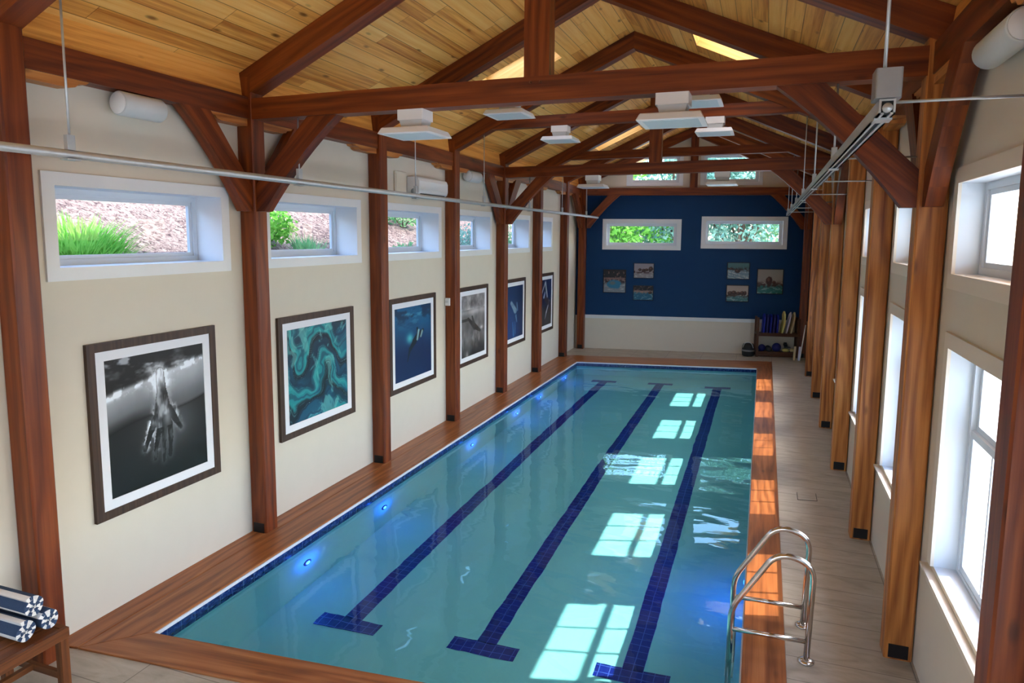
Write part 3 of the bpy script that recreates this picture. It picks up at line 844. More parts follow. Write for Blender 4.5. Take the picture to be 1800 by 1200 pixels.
# ------------------------------------------------------------------ overhead tracks with hangers
def track(x, z, y0, y1, ys, stays, lab, square):
    root = thing('overhead_track', (x, y0, z), lab, 'track')
    mb = MB()
    if square:
        w = .032
        for (a, b, c, d) in ((-w, w, .024, .032), (-w, -w + .009, -.032, .024), (w - .009, w, -.032, .024), (-w, -.012, -.032, -.025), (.012, w, -.032, -.025)):
            mb.box(x + a, x + b, y0, y1, z + c, z + d, (0, 1, 0))
        mb.build('rail', M['galv'], root)
        mb = MB(); mb.box(x - .022, x + .022, y0 + .01, y1, z - .022, z + .02, (0, 1, 0)); mb.build('slot', M['slot'], root)
        mb = MB(); mb.rbox(x - .052, x + .052, y0 - .01, y0 + .12, z + .035, z + .16, .01); mb.build('end_bracket', M['box_grey'], root)
        mb = MB(); mb.lathe([(.0, -.004), (.02, -.004), (.02, .012), (.0, .016)], (x, y0 + .0, z - .006), (0, -1, 0), 14); mb.build('end_roller', M['galv'], root)
    else:
        mb.tube([(x, y0, z), (x, y1, z)], .030, 14); mb.build('rail', M['galv'], root)
    for y, top in ys:
        mb = MB(); mb.tube([(x, y, z + .02), (x, y, top)], .008 if y < 9 else .007, 8); mb.build('hanger_rod', M['galv'], root)
        mb = MB(); mb.rbox(x - .02, x + .02, y - .03, y + .03, z + .03, z + .13, .006); mb.build('bracket', M['galv'], root)
        mb = MB(); mb.box(x - .036, x + .036, y - .05, y + .05, z - .040, z - .030); mb.build('clamp_plate', M['galv'], root)
    for y in stays:
        mb = MB(); mb.tube([(x, y + .05, z + .05), (1.05 if square else -5.03, y + .05, z + .05)], .007, 8); mb.build('stay_rod', M['galv'], root)
yl_t = [ytr(i, -4.52) + .095 for i in range(7)]
yr_t = [ytr(i, .46) + .095 for i in range(7)]
track(-4.52, 3.83, 1.0, 19.2, [(y, 4.468 if i in (1, 4) else roofz(-4.52) - .26) for i, y in enumerate(yl_t)], [], 'galvanised tube track hung on thin rods along the left side', False)
track(.46, 3.86, 3.36, 17.75, [(y, 4.468 if i in (1, 4) else roofz(.46) - .26) for i, y in enumerate(yr_t)], yr_t, 'galvanised channel track with dark slot hung along the window side', True)

# ------------------------------------------------------------------ wall-hung equipment
def speaker(x, y0, y1, z, r, lab, s):
    root = thing('wall_speaker', (x, (y0 + y1) / 2, z - r), lab, 'speaker', 'cylinder speakers')
    mb = MB(); L = y1 - y0
    mb.lathe([(r * .93, 0), (r, .012), (r, L - .012), (r * .93, L)], (x, y0, z), (0, 1, 0), 28); mb.build('cabinet', M['grey_plastic'], root)
    for yy, d in ((y0, -1), (y1, 1)):
        mb = MB(); mb.lathe([(r * .9, 0), (r * .86, .006), (0, .008)], (x, yy, z), (0, d, 0), 24); mb.build('end_cap', M['white_plastic'], root)
    mb = MB(); a, b = sorted((x + s * r * .6, (XL if s < 0 else XR)))
    mb.box(a, b, (y0 + y1) / 2 - .04, (y0 + y1) / 2 + .04, z - .02, z + .04); mb.build('bracket', M['black'], root)
speaker(-5.09, 4.33, 4.75, 4.365, .10, 'grey-white cylinder speaker on the left wall over the first window', -1)
speaker(-5.09, 11.42, 11.9, 4.36, .10, 'small grey-white cylinder speaker on the left wall right of the air conditioner', -1)
speaker(1.145, 4.12, 4.72, 4.35, .088, 'big grey-white cylinder speaker at the top right corner', 1)
ac = thing('air_conditioner', (-5.1, 9.9, 3.92), 'white wall air conditioner over the third window on the left wall', 'air conditioner')
mb = MB()
pts = [(XL, 3.93), (-5.06, 3.92), (-5.015, 3.945), (-5.0, 4.0), (-5.0, 4.12), (-5.02, 4.17), (-5.06, 4.19), (XL, 4.19)]
mb.prism(pts, lambda a, b: (a, 9.42, b), lambda a, b: (a, 10.42, b)); mb.build('body', M['white_plastic'], ac, bevel=.008)
mb = MB(); mb.prism([(-5.15, 3.925), (-5.03, 3.913), (-5.01, 3.93), (-5.03, 3.935)], lambda a, b: (a, 9.52, b), lambda a, b: (a, 10.32, b)); mb.build('air_flap', M['slot'], ac)
mb = MB(); mb.lathe([(.045, 0), (.045, .03), (.03, .035)], (-5.09, 9.39, 3.96), (0, 1, 0), 14); mb.build('drain_elbow', M['box_grey'], ac)
ap = thing('access_panel', (XL, 9.2, 3.9), 'flat white wall panel left of the air conditioner', 'panel')
mb = MB(); mb.box(XL, XL + .03, 9.02, 9.36, 3.9, 4.24); mb.build('cover', M['wall'], ap, bevel=.004)
mb = MB(); mb.box(XL + .029, XL + .034, 9.05, 9.33, 3.93, 4.21); mb.build('door', M['gable'], ap)
se = thing('wall_sensor', (-5.18, 10.74, 2.08), 'small white box sensor on the post between the blue swimmer and grey diver pictures', 'sensor')
mb = MB(); mb.rbox(-5.21, -5.12, 10.70, 10.748, 2.08, 2.21, .008); mb.build('housing', M['white_plastic'], se)
mb = MB(); mb.box(-5.195, -5.135, 10.696, 10.701, 2.13, 2.17); mb.build('face_plate', M['grey_plastic'], se)
hatch = thing('floor_hatch', (.645, 9.22, 0), 'square tile-covered floor hatch in the deck beside the pool', 'hatch')
mb = MB(); mb.hexa([(.53, 9.06, .0005), (.765, 9.10, .0005), (.765, 9.37, .0005), (.53, 9.33, .0005)], [(.53, 9.06, .004), (.765, 9.10, .004), (.765, 9.37, .004), (.53, 9.33, .004)])
mb.build('rim', M['slot'], hatch)
mb = MB(); mb.hexa([(.537, 9.067, .001), (.758, 9.105, .001), (.758, 9.362, .001), (.537, 9.323, .001)], [(.537, 9.067, .006), (.758, 9.105, .006), (.758, 9.362, .006), (.537, 9.323, .006)])
mb.build('cover', M['floor'], hatch)

# ------------------------------------------------------------------ pictures
def vnoise(u, v, s, seed=0, octv=4):
    """smooth value noise on arrays"""
    tot = np.zeros_like(u); amp = 1.0; norm = 0
    for o in range(octv):
        r = np.random.default_rng(seed * 31 + o)
        T = r.random((64, 64))
        x = u * s * 2 ** o; y = v * s * 2 ** o
        xi = np.floor(x).astype(int); yi = np.floor(y).astype(int)
        fx_ = x - xi; fy_ = y - yi
        fx_ = fx_ * fx_ * (3 - 2 * fx_); fy_ = fy_ * fy_ * (3 - 2 * fy_)
        g = lambda a, b: T[a % 64, b % 64]
        tot += amp * ((g(xi, yi) * (1 - fx_) + g(xi + 1, yi) * fx_) * (1 - fy_) + (g(xi, yi + 1) * (1 - fx_) + g(xi + 1, yi + 1) * fx_) * fy_)
        norm += amp; amp *= .55
    return tot / norm
def sst(a, b, x): t = np.clip((x - a) / (b - a), 0, 1); return t * t * (3 - 2 * t)
def lerp(a, b, t): return np.array(a)[None, :] * (1 - t[:, None]) + np.array(b)[None, :] * t[:, None]
def over(c, col, m): return c * (1 - m[:, None]) + np.array(col)[None, :] * m[:, None]
def cap(u, v, a, b, ra, rb, asp=1.0):
    """signed distance to a tapered capsule, v scaled by the picture's aspect"""
    ax, ay = a; bx, by = b
    dx, dy = bx - ax, (by - ay) * asp
    px, py = u - ax, (v - ay) * asp
    t = np.clip((px * dx + py * dy) / (dx * dx + dy * dy), 0, 1)
    return np.hypot(px - dx * t, py - dy * t) - (ra + (rb - ra) * t)
def art_hand(u, v):
    edge = v - (.46 + .13 * u + .02 * np.sin(u * 6))
    up = 95 + 85 * sst(.0, .30, edge) - 55 * sst(.10, .0, edge) * sst(.6, .2, u)
    up *= .9 + .2 * vnoise(u, v * .6, 4, 2)
    low = 22 + 66 * np.exp(-((u - .62) / .30) ** 2 - ((v - .40) / .24) ** 2)
    base = np.where(edge > 0, up, low * sst(-.5, -.0, edge) ** .3)
    base = base * (1 - .35 * np.exp(-(edge / .012) ** 2))
    L = v - (.73 + .16 * u)
    top = sst(-.01, .04, L)
    n1 = vnoise(u * 1.4, v * 3, 3, 3)
    dark = 16 + 70 * sst(.5, .72, n1) + 150 * sst(.62, .78, vnoise(u, v * 2.5, 5, 4)) * sst(.78, .97, v)
    base = base * (1 - top) + dark * top
    spk = sst(.44, .60, vnoise(u, v, 24, 5, 3))
    base = base + np.exp(-(L / .026) ** 2) * (20 + 175 * spk) * (.65 + .35 * np.sin(u * 9 + 1))
    A = 1.12
    arm = np.minimum(cap(u, v, (.52, .84), (.53, .66), .040, .052, A), cap(u, v, (.53, .66), (.53, .50), .058, .095, A))
    fing = [cap(u, v, (.455, .48), (.40, .40), .035, .030, A), cap(u, v, (.40, .40), (.335, .275), .027, .020, A),
            cap(u, v, (.49, .42), (.455, .30), .030, .023, A), cap(u, v, (.455, .30), (.43, .185), .023, .018, A),
            cap(u, v, (.54, .41), (.525, .28), .031, .024, A), cap(u, v, (.525, .28), (.520, .145), .024, .019, A),
            cap(u, v, (.595, .42), (.60, .30), .031, .025, A), cap(u, v, (.60, .30), (.585, .175), .025, .020, A),
            cap(u, v, (.60, .54), (.66, .44), .034, .028, A), cap(u, v, (.66, .44), (.715, .365), .028, .021, A)]
    palm = cap(u, v, (.53, .52), (.535, .45), .088, .080, A)
    d = np.minimum.reduce([arm, palm] + fing)
    halo = np.exp(-(np.maximum(d, 0) / .03) ** 2)
    side = np.exp(-((u - .40) / .06) ** 2 - ((v - .46) / .12) ** 2) + np.exp(-((u - .69) / .05) ** 2 - ((v - .58) / .14) ** 2) + .8 * np.exp(-((u - .36) / .04) ** 2 - ((v - .32) / .06) ** 2) + .5 * np.exp(-((u - .47) / .05) ** 2 - ((v - .30) / .06) ** 2)
    bub = sst(.46, .56, vnoise(u, v, 34, 6, 2))
    base = base + halo * np.clip(side, 0, 1) * bub * 200 + halo * 26
    base = base + 130 * np.exp(-((u - .52) / .10) ** 2 - ((v - .79) / .10) ** 2) * (.5 + .7 * spk)
    skin = 40 + 120 * sst(.44, .66, vnoise(u * 1.8, v * .9, 6, 7)) + 90 * np.exp(-((u - .575) / .04) ** 2 - ((v - .48) / .07) ** 2) + 150 * sst(.66, .80, v)
    skin = np.where(v < .41, 20 + 46 * sst(.5, .7, vnoise(u * 2, v, 9, 8)), skin)
    rim = sst(.010, .0, -d)
    skin = skin * (1 - rim) + (skin * .3 + 70 * sst(.42, .58, vnoise(u, v, 20, 9, 2))) * rim
    base = np.where(d < 0, skin, base)
    base = np.clip(base, 6, 250)
    return np.stack([base * .95, base * .985, base * 1.03], 1)
def art_swirl(u, v):
    a = vnoise(u, v, 2.1, 11, 3); b = vnoise(u + 3, v + 1, 1.9, 12, 3); e_ = vnoise(u * 2, v * 2, 2.6, 18, 3)
    uu = u + (a - .5) * .7; vv = v + (b - .5) * .8
    ph = vv * 10 + 2.4 * np.sin(uu * 6.5 + .4) + a * 5 + e_ * 2.2
    w = np.sin(ph); w2 = np.sin(ph * 2.7 + e_ * 5)
    c = lerp((6, 52, 74), (26, 138, 146), sst(-.9, .9, w))
    c = over(c, (16, 92, 124), sst(.45, .7, vnoise(u, v, 3, 15)) * .7)
    c = over(c, (52, 176, 176), sst(.3, 1, w2) * sst(-.2, .6, w) * .55)
    c = over(c, (2, 20, 34), sst(.55, 1.0, np.sin(ph + 1.5)) * .9)
    c = over(c, (4, 34, 66), sst(.5, .9, -w2) * .45)
    for k, (o, wd) in enumerate(((.25, .05), (.55, .035), (-.35, .03))):
        c = over(c, (176, 226, 220), np.clip(np.exp(-((w - o) / wd) ** 2) * (vnoise(u, v, 7, 30 + k) - .25) * 1.7, 0, 1) * .8)
    c = over(c, (120, 200, 194), sst(.6, .72, vnoise(uu * 1.3, vv, 7, 13)) * .55)
    return c
def art_blue_swimmer(u, v):
    c = lerp((6, 38, 84), (14, 92, 138), sst(.25, .85, v + .25 * (vnoise(u, v, 2, 21) - .5) - .12 * np.abs(u - .5)))
    c = over(c, (88, 160, 190), sst(.56, .76, vnoise(u * .8, v * 2.6, 7, 22)) * sst(.62, .95, v) * .75)
    c = over(c, (6, 28, 54), sst(.55, .35, vnoise(u, v * 3, 5, 23)) * sst(.68, .9, v) * .6)
    c = over(c, (86, 196, 206), np.exp(-((u - .40) / .09) ** 2 - ((v - .56) / .07) ** 2) * .9)
    d = np.minimum.reduce([cap(u, v, (.66, .60), (.52, .50), .055, .06, 1.3), cap(u, v, (.52, .50), (.40, .40), .055, .035, 1.3), cap(u, v, (.40, .42), (.33, .25), .03, .012, 1.3),
                           cap(u, v, (.66, .60), (.76, .63), .035, .03, 1.3), cap(u, v, (.62, .60), (.60, .68), .025, .018, 1.3)])
    c = over(c, (10, 26, 40), sst(.01, -.012, d))
    c = over(c, (150, 190, 196), sst(.02, -.01, cap(u, v, (.64, .64), (.60, .52), .022, .018, 1.3)) * .9)
    c = over(c, (170, 200, 196), sst(.02, -.01, cap(u, v, (.74, .62), (.70, .55), .018, .014, 1.3)) * .8)
    return c
def art_grey_diver(u, v):
    b = 120 + 90 * (vnoise(u, v, 4, 31) - .5) - 60 * sst(.35, .0, v)
    b = np.where(v > .76, 70 + 150 * (vnoise(u, v, 7, 32)), b)
    b += 50 * np.exp(-((v - .72) / .05) ** 2) + 60 * sst(.55, .8, vnoise(u * 1.6, v * .7, 5, 33)) * sst(.5, .2, v)
    d = np.minimum.reduce([cap(u, v, (.28, .62), (.55, .46), .03, .075, 1.5), cap(u, v, (.45, .64), (.55, .48), .025, .05, 1.5), cap(u, v, (.55, .47), (.80, .37), .075, .035, 1.5), cap(u, v, (.0, .60), (.3, .60), .04, .03, 1.5)])
    b = np.where(d < 0, 38 + 40 * vnoise(u, v, 12, 34), b)
    b += 90 * np.exp(-((u - .86) / .06) ** 2 - ((v - .42) / .03) ** 2)
    b = np.clip(b, 10, 235)
    return np.stack([b * 1.0, b * .985, b * 1.0], 1)
def art_dim_blue(u, v):
    c = lerp((18, 60, 120), (30, 56, 92), sst(.2, .9, v) * .8 + .2 * u)
    c = over(c, (6, 22, 52), sst(.3, 1, u) * .55)
    d = cap(u, v, (.28, .68), (.52, .52), .06, .09, 1.6)
    c = over(c, (150, 180, 196), sst(.03, -.03, d) * (.5 + .6 * vnoise(u, v, 14, 41)))
    c = over(c, (120, 160, 190), sst(.015, -.01, np.minimum(cap(u, v, (.62, .66), (.66, .52), .03, .03, 1.6), cap(u, v, (.56, .42), (.62, .30), .035, .02, 1.6))) * .7)
    c = over(c, (70, 140, 200), sst(.03, -.02, np.minimum(cap(u, v, (.36, .30), (.42, .05), .02, .035, 1.6), cap(u, v, (.5, .3), (.52, .08), .012, .02, 1.6))) * .6)
    return c
def art_dark_figure(u, v):
    c = lerp((58, 52, 48), (14, 34, 78), sst(.3, .6, v))
    c = over(c, (10, 18, 40), sst(.5, .3, vnoise(u, v, 3, 51)) * .5)
    for a, b, r1, r2 in (((.12, .72), (.42, .93), .03, .03), ((.45, .93), (.62, .62), .05, .05), ((.3, .62), (.42, .72), .04, .03), ((.80, .52), (.55, .28), .04, .03), ((.55, .30), (.42, .15), .035, .015)):
        c = over(c, (178, 180, 196), sst(.025, -.02, cap(u, v, a, b, r1, r2, 1.7)) * .85)
    c = over(c, (60, 48, 50), sst(.03, -.02, cap(u, v, (.45, .58), (.68, .5), .10, .12, 1.7)) * .9)
    return c
def art_pool_scene(seed, sky_c, mid_c, water_c, hz, figs=(), top_dark=0, fig_c=(52, 32, 28), rope=False):
    def f(u, v):
        n = vnoise(u, v, 7, seed); c = lerp(water_c, sky_c, sst(hz - .08, hz + .08, v + .10 * (n - .5)))
        c = over(c, mid_c, np.exp(-((v - hz) / .11) ** 2) * sst(.4, .6, vnoise(u, v, 11, seed + 5)))
        c = over(c, (198, 202, 202), sst(.55, .7, vnoise(u, v * 2, 9, seed + 1)) * sst(hz + .1, hz - .25, v) * .55)
        if top_dark:
            c = over(c, (20, 14, 22), sst(1 - top_dark, 1 - top_dark + .06, v + .08 * (n - .5)))
            c = over(c, (150, 112, 104), sst(.62, .7, vnoise(u, v, 13, seed + 2)) * sst(1 - top_dark - .2, 1 - top_dark, v) * .7)
        if rope:
            for o in (.0, .16): c = over(c, (206, 206, 206), np.exp(-((v - (.34 - o) + .42 * (u - .3)) / .03) ** 2) * sst(.35, .6, vnoise(u * 3, v, 9, seed + 3)) * .9)
        for (x, y, rx, ry) in figs:
            d = np.hypot((u - x) / rx, (v - y) / ry) + .5 * (vnoise(u, v, 10, seed + 4) - .5)
            c = over(c, fig_c, sst(1.1, .8, d))
            c = over(c, (150, 104, 84), sst(.55, .25, np.hypot((u - x + rx * .2) / rx, (v - y - ry * .3) / ry)) * .5)
        return c
    return f
def picture(fr, u0, u1, z0, z1, art, lab, grp, fwid, mwid, res, flip, name='framed_picture', depth=.035, frame_mat=None):
    root = thing(name, fr((u0 + u1) / 2, 0, z0), lab, 'picture', grp)
    mb = MB(); ring(mb, fr, u0 + fwid, u1 - fwid, z0 + fwid, z1 - fwid, fwid, -depth, -.001)
    mb.build('frame', frame_mat or M['walnut'], root)
    a, b, c, d = u0 + fwid, u1 - fwid, z0 + fwid, z1 - fwid
    if mwid:
        mb = MB(); ring(mb, fr, a + mwid, b - mwid, c + mwid, d - mwid, mwid, -depth + .010, -.004)
        mb.build('mat_board', M['paper'], root)
    a, b, c, d = a + mwid - .002, b - mwid + .002, c + mwid - .002, d - mwid + .002
    nu, nv = res
    U, V = np.meshgrid(np.linspace(0, 1, nu), np.linspace(0, 1, nv)); U = U.ravel(); V = V.ravel()
    col = np.clip(art(U if not flip else 1 - U, V), 0, 255) / 255.0
    lin = np.where(col <= .04045, col / 12.92, ((col + .055) / 1.055) ** 2.4)
    L = wloc(root)
    me = bpy.data.meshes.new('print')
    vs = [tuple(Vector(fr(a + (b - a) * p, -depth + .016, c + (d - c) * q)) - L) for p, q in zip(U, V)]
    fs = [(j * nu + i, j * nu + i + 1, (j + 1) * nu + i + 1, (j + 1) * nu + i) for j in range(nv - 1) for i in range(nu - 1)]
    me.from_pydata(vs, [], fs)
    at_ = me.color_attributes.new('Col', 'FLOAT_COLOR', 'POINT')
    at_.data.foreach_set('color', np.concatenate([lin, np.ones((len(lin), 1))], 1).astype(np.float32).ravel())
    me.materials.append(M['print']); me.update()
    o = bpy.data.objects.new('print', me); COL.objects.link(o); o.parent = root
    return root
G1 = 'large framed pictures on the left wall'
# along the left wall u = y; nearer the camera is the picture's left edge
picture(lf, 3.98, 5.38, .85, 2.38, art_hand, 'large framed grey photo of a hand reaching down through water', G1, .075, .085, (190, 205), False)
picture(lf, 6.33, 7.86, .88, 2.34, art_swirl, 'large framed print of teal and turquoise swirls', G1, .075, .085, (170, 170), False)
picture(lf, 8.80, 10.32, .88, 2.34, art_blue_swimmer, 'large framed deep blue photo of a swimmer below the surface', G1, .075, .085, (130, 130), False)
picture(lf, 11.22, 12.65, .86, 2.34, art_grey_diver, 'large framed grey photo of a dark figure diving', G1, .075, .085, (120, 130), False)
picture(lf, 13.58, 14.94, .87, 2.35, art_dim_blue, 'large framed dim blue photo with pale swimming figure, partly behind a post', G1, .075, .085, (90, 100), False)
picture(lf, 15.95, 17.17, .87, 2.36, art_dark_figure, 'farthest large framed picture, dark with pale bent limbs', G1, .075, .085, (80, 100), False)
G2 = 'small photos on the navy wall'
fu = fu_of_x
picture(fw, fu(-4.43), fu(-3.78), 1.66, 2.34, art_pool_scene(61, (130, 100, 96), (40, 24, 30), (120, 130, 140), .5, ((.48, .36, .34, .20),), .36, (30, 112, 150)), 'biggest photo left on the navy wall, blue float below a crowd', G2, .018, 0, (70, 70), False, 'small_photo', .02, M['black'])
picture(fw, fu(-3.57), fu(-3.0), 2.10, 2.54, art_pool_scene(62, (150, 140, 146), (60, 36, 38), (140, 136, 140), .42, ((.30, .56, .09, .10), (.48, .54, .10, .09), (.64, .56, .10, .10), (.86, .62, .12, .17))), 'pale grey photo at upper left on the navy wall', G2, .014, 0, (60, 50), False, 'small_photo', .02, M['black'])
picture(fw, fu(-3.57), fu(-3.0), 1.46, 1.89, art_pool_scene(63, (130, 110, 104), (150, 120, 110), (24, 92, 122), .55, ((.86, .52, .10, .09),), .35), 'dark-topped photo at lower left on the navy wall', G2, .014, 0, (60, 50), False, 'small_photo', .02, M['black'])
picture(fw, fu(-1.0), fu(-.39), 2.12, 2.60, art_pool_scene(64, (70, 110, 112), (40, 34, 30), (110, 138, 152), .60, ((.46, .48, .13, .13), (.16, .62, .12, .07)), 0, (52, 32, 28), True), 'photo with a lane rope and swimmer at upper right on the navy wall', G2, .018, 0, (60, 50), False, 'small_photo', .02, M['black'])
picture(fw, fu(-1.0), fu(-.39), 1.48, 1.96, art_pool_scene(65, (176, 162, 152), (60, 44, 36), (56, 112, 118), .36, ((.16, .50, .12, .13), (.34, .54, .13, .14), (.54, .50, .14, .12), (.72, .53, .12, .14), (.86, .52, .07, .14))), 'photo with a row of dark figures at lower right on the navy wall', G2, .018, 0, (60, 50), False, 'small_photo', .02, M['black'])
picture(fw, fu(-.19), fu(.51), 1.72, 2.43, art_pool_scene(66, (150, 142, 132), (60, 34, 28), (30, 106, 104), .36, ((.46, .52, .13, .20), (.66, .47, .07, .07)), 0, (64, 34, 28)), 'largest photo at right on the navy wall, brown figure over green water', G2, .018, 0, (70, 70), False, 'small_photo', .02, M['black'])

# ------------------------------------------------------------------ bench with rolled towels
bn = thing('wooden_bench', (-4.8, 2.55, 0), 'brown wooden slatted bench at the lower left corner holding striped towels', 'bench')
bx0, bx1, by0, by1, bz = -5.14, -4.47, 1.7, 3.17, .55
for k in range(5):
    w = (bx1 - bx0 - .09) / 5
    a = bx0 + .045 + k * w
    mb = MB(); mb.box(a + .004, a + w - .004, by0 + .045, by1 - .045, bz - .032, bz - .004, (0, 1, 0)); mb.build('slat', M['bench_wood'], bn)
for (a, b, c, d) in ((bx0, bx0 + .043, by0, by1), (bx1 - .043, bx1, by0, by1), (bx0 + .043, bx1 - .043, by0, by0 + .043), (bx0 + .043, bx1 - .043, by1 - .043, by1)):
    mb = MB(); mb.box(a, b, c, d, bz - .075, bz); mb.build('rail', M['bench_wood'], bn, bevel=.003)
for a in (bx0 + .004, bx1 - .064):
    for c in (by0 + .006, by1 - .066):
        mb = MB(); mb.box(a, a + .06, c, c + .06, 0, bz - .074, (0, 0, 1)); mb.build('leg', M['bench_wood'], bn, bevel=.003)
for c in (by0 + .02, by1 - .05):
    mb = MB(); mb.box(bx0 + .06, bx1 - .06, c, c + .03, .17, .22, (1, 0, 0)); mb.build('stretcher', M['bench_wood'], bn)
mb = MB(); mb.box(bx0 + .30, bx0 + .34, by0 + .05, by1 - .05, .175, .215, (0, 1, 0)); mb.build('stretcher', M['bench_wood'], bn)
def towel(y, z, rot, lab, x_end, ln=.46, R=.078):
    """a rolled sheet: spiral section extruded along x, coloured in bands along the cloth"""
    mb = MB(); turns = 2.6; n = 96; th = R / turns * .5
    pts = []; s = 0; prev = None
    for k in range(n + 1):
        t = k / n; r = .012 + (R - .012) * t; a = rot - turns * 2 * math.pi * (1 - t)
        p = Vector((math.cos(a) * r, math.sin(a) * r)); 
        if prev is not None: s += (p - prev).length
        pts.append((p, s)); prev = p
    S = pts[-1][1]
    xs = [x_end - ln, x_end - ln * .5, x_end - .012, x_end]
    def P(k, inner, x, jit):
        p = pts[k][0]; d = p.normalized() if p.length > 1e-6 else Vector((1, 0))
        q = p - d * (th * 1.75 if inner else 0)
        return (x, y + q.x, z + q.y)
    for k in range(n):
        m = int(((S - pts[k][1]) / .075) + .4) % 2
        xe = [x + .004 * math.sin(k * .45) * (x == x_end) for x in xs]
        for i in range(3):
            mb.face([P(k, 0, xe[i], 0), P(k + 1, 0, xe[i], 0), P(k + 1, 0, xe[i + 1], 0), P(k, 0, xe[i + 1], 0)], mat=m, smooth=True)
            mb.face([P(k, 1, xe[i], 0), P(k, 1, xe[i + 1], 0), P(k + 1, 1, xe[i + 1], 0), P(k + 1, 1, xe[i], 0)], mat=m, smooth=True)
        for xx in (xe[0], xe[3]):
            mb.face([P(k, 0, xx, 0), P(k, 1, xx, 0), P(k + 1, 1, xx, 0), P(k + 1, 0, xx, 0)], mat=(int((S - pts[k][1]) / .032) % 2))
    mb.face([P(n, 0, xs[0], 0), P(n, 1, xs[0], 0), P(n, 1, xs[3], 0), P(n, 0, xs[3], 0)], mat=0)
    o = mb.build('rolled_towel', [M['towel_white'], M['towel_navy']])
    return tag(o, lab, 'towel', 'rolled towels on the bench')
towel(2.925, bz + .080, 1.9, 'navy and white striped rolled towel at the front of the bench', -4.55)
towel(3.085, bz + .080, 2.6, 'navy and white striped rolled towel at the back of the bench, nearest the post', -4.545)
towel(3.005, bz + .214, 2.2, 'navy and white striped rolled towel resting on top of two others', -4.57)

# ------------------------------------------------------------------ shelf with swim gear by the end wall
def bxw(mb, u0, u1, w0, w1, z0, z1, grain=None, mat=0):
    mb.hexa([fw(u0, w0, z0), fw(u1, w0, z0), fw(u1, w1, z0), fw(u0, w1, z0)], [fw(u0, w0, z1), fw(u1, w0, z1), fw(u1, w1, z1), fw(u0, w1, z1)], grain or FU, mat)
ru0, ru1 = fu(-.20), fu(.92)
rw0, rw1 = -.46, -.06
rk = thing('storage_rack', fw((ru0 + ru1) / 2, -.25, 0), 'dark wooden two-tier rack of swim gear below the right photos', 'rack')
for u in (ru0, ru1 - .06):
    for w in (rw0, rw1 - .05):
        mb = MB(); bxw(mb, u, u + .06, w, w + .05, 0, 1.10, (0, 0, 1)); mb.build('post', M['dark_wood'], rk)
for z in (.10, .62):
    mb = MB(); bxw(mb, ru0, ru1, rw0 + .01, rw1, z, z + .035); mb.build('shelf', M['dark_wood'], rk)
    mb = MB(); bxw(mb, ru0 + .06, ru1 - .06, rw0 - .002, rw0 + .02, z - .035, z + .06); mb.build('front_rail', M['dark_wood'], rk)
mb = MB(); bxw(mb, ru0 + .06, ru1 - .06, rw0, rw0 + .02, .02, .06); mb.build('plinth', M['dark_wood'], rk)
def kickboard(u, zb, h, t, depth, lean, mat, lab, bow=0.0, cat='kickboard', grp='kickboards on the top shelf', name='kickboard'):
    """a foam board standing on edge on the shelf, long side up, rounded top"""
    mb = MB(); n = 10
    pts = []
    w0, w1 = rw0 + .035, rw0 + .035 + depth
    out = [(w0, 0), (w1, 0), (w1, h * .8)] + [((w0 + w1) / 2 + (w1 - w0) / 2 * math.cos(a), h * .8 + h * .2 * math.sin(a)) for a in np.linspace(.2, math.pi - .2, 7)] + [(w0, h * .8)]
    rows = 7
    # slice by height so the board can bow
    zs = np.linspace(0, h, rows + 1)
    def half(z):
        if z <= h * .8: return w0, w1
        c = (z - h * .8) / (h * .2); s = math.sqrt(max(0, 1 - c * c)) * .9 + .1
        m_ = (w0 + w1) / 2; return m_ - (w1 - w0) / 2 * s, m_ + (w1 - w0) / 2 * s
    def off(z): return u + lean * z / h + bow * math.sin(math.pi * z / h)
    R = []
    for z in zs:
        a, b = half(z); o = off(z)
        R.append([fw(o - t / 2, a, zb + z), fw(o + t / 2, a, zb + z), fw(o + t / 2, b, zb + z), fw(o - t / 2, b, zb + z)])
    mb.face(R[0][::-1]); mb.face(R[-1])
    for i in range(rows):
        for k in range(4):
            j = (k + 1) % 4; mb.face([R[i][k], R[i][j], R[i + 1][j], R[i + 1][k]])
    return tag(mb.build(name, mat, bevel=.008), lab, cat, grp)
zb = .656
kickboard(fu(-.01), zb, .54, .045, .30, .02, M['foam_blue'], 'bright blue kickboard leftmost in the upright row on the rack')
kickboard(fu(.075), zb, .53, .05, .30, .02, M['foam_navy'], 'navy kickboard second from the left in the row on the rack')
kickboard(fu(.165), zb, .53, .045, .30, .02, M['foam_blue'], 'blue kickboard third from the left in the row on the rack')
kickboard(fu(.25), zb, .52, .05, .30, .02, M['foam_navy'], 'navy kickboard fourth from the left in the row on the rack')
kickboard(fu(.34), zb, .52, .045, .30, .02, M['foam_blue'], 'blue kickboard just left of the yellow one on the rack')
kickboard(fu(.47), zb, .62, .048, .30, .05, M['foam_yellow'], 'pale yellow bowed kickboard on the rack', .025)
kickboard(fu(.58), zb, .60, .030, .30, .12, M['foam_white'], 'thin lilac-white leaning kickboard on the rack')
kickboard(fu(.70), zb, .60, .042, .30, .09, M['foam_tan'], 'tan kickboard rightmost in the upright row on the rack', .012)
def blob(u, w, z, r, mat, name, lab, cat, sq=(1, 1, 1), grp='gear on the lower shelf'):
    mb = MB(); n, m_ = 14, 8
    for i in range(m_):
        for k in range(n):
            q = []
            for (ii, kk) in ((i, k), (i, k + 1), (i + 1, k + 1), (i + 1, k)):
                th = math.pi * ii / m_; ph = 2 * math.pi * kk / n
                q.append(fw(u + r * sq[0] * math.sin(th) * math.cos(ph), w + r * sq[1] * math.sin(th) * math.sin(ph), z - r * sq[2] * math.cos(th)))
            mb.face(q, smooth=True)
    return tag(mb.build(name, mat), lab, cat, grp)
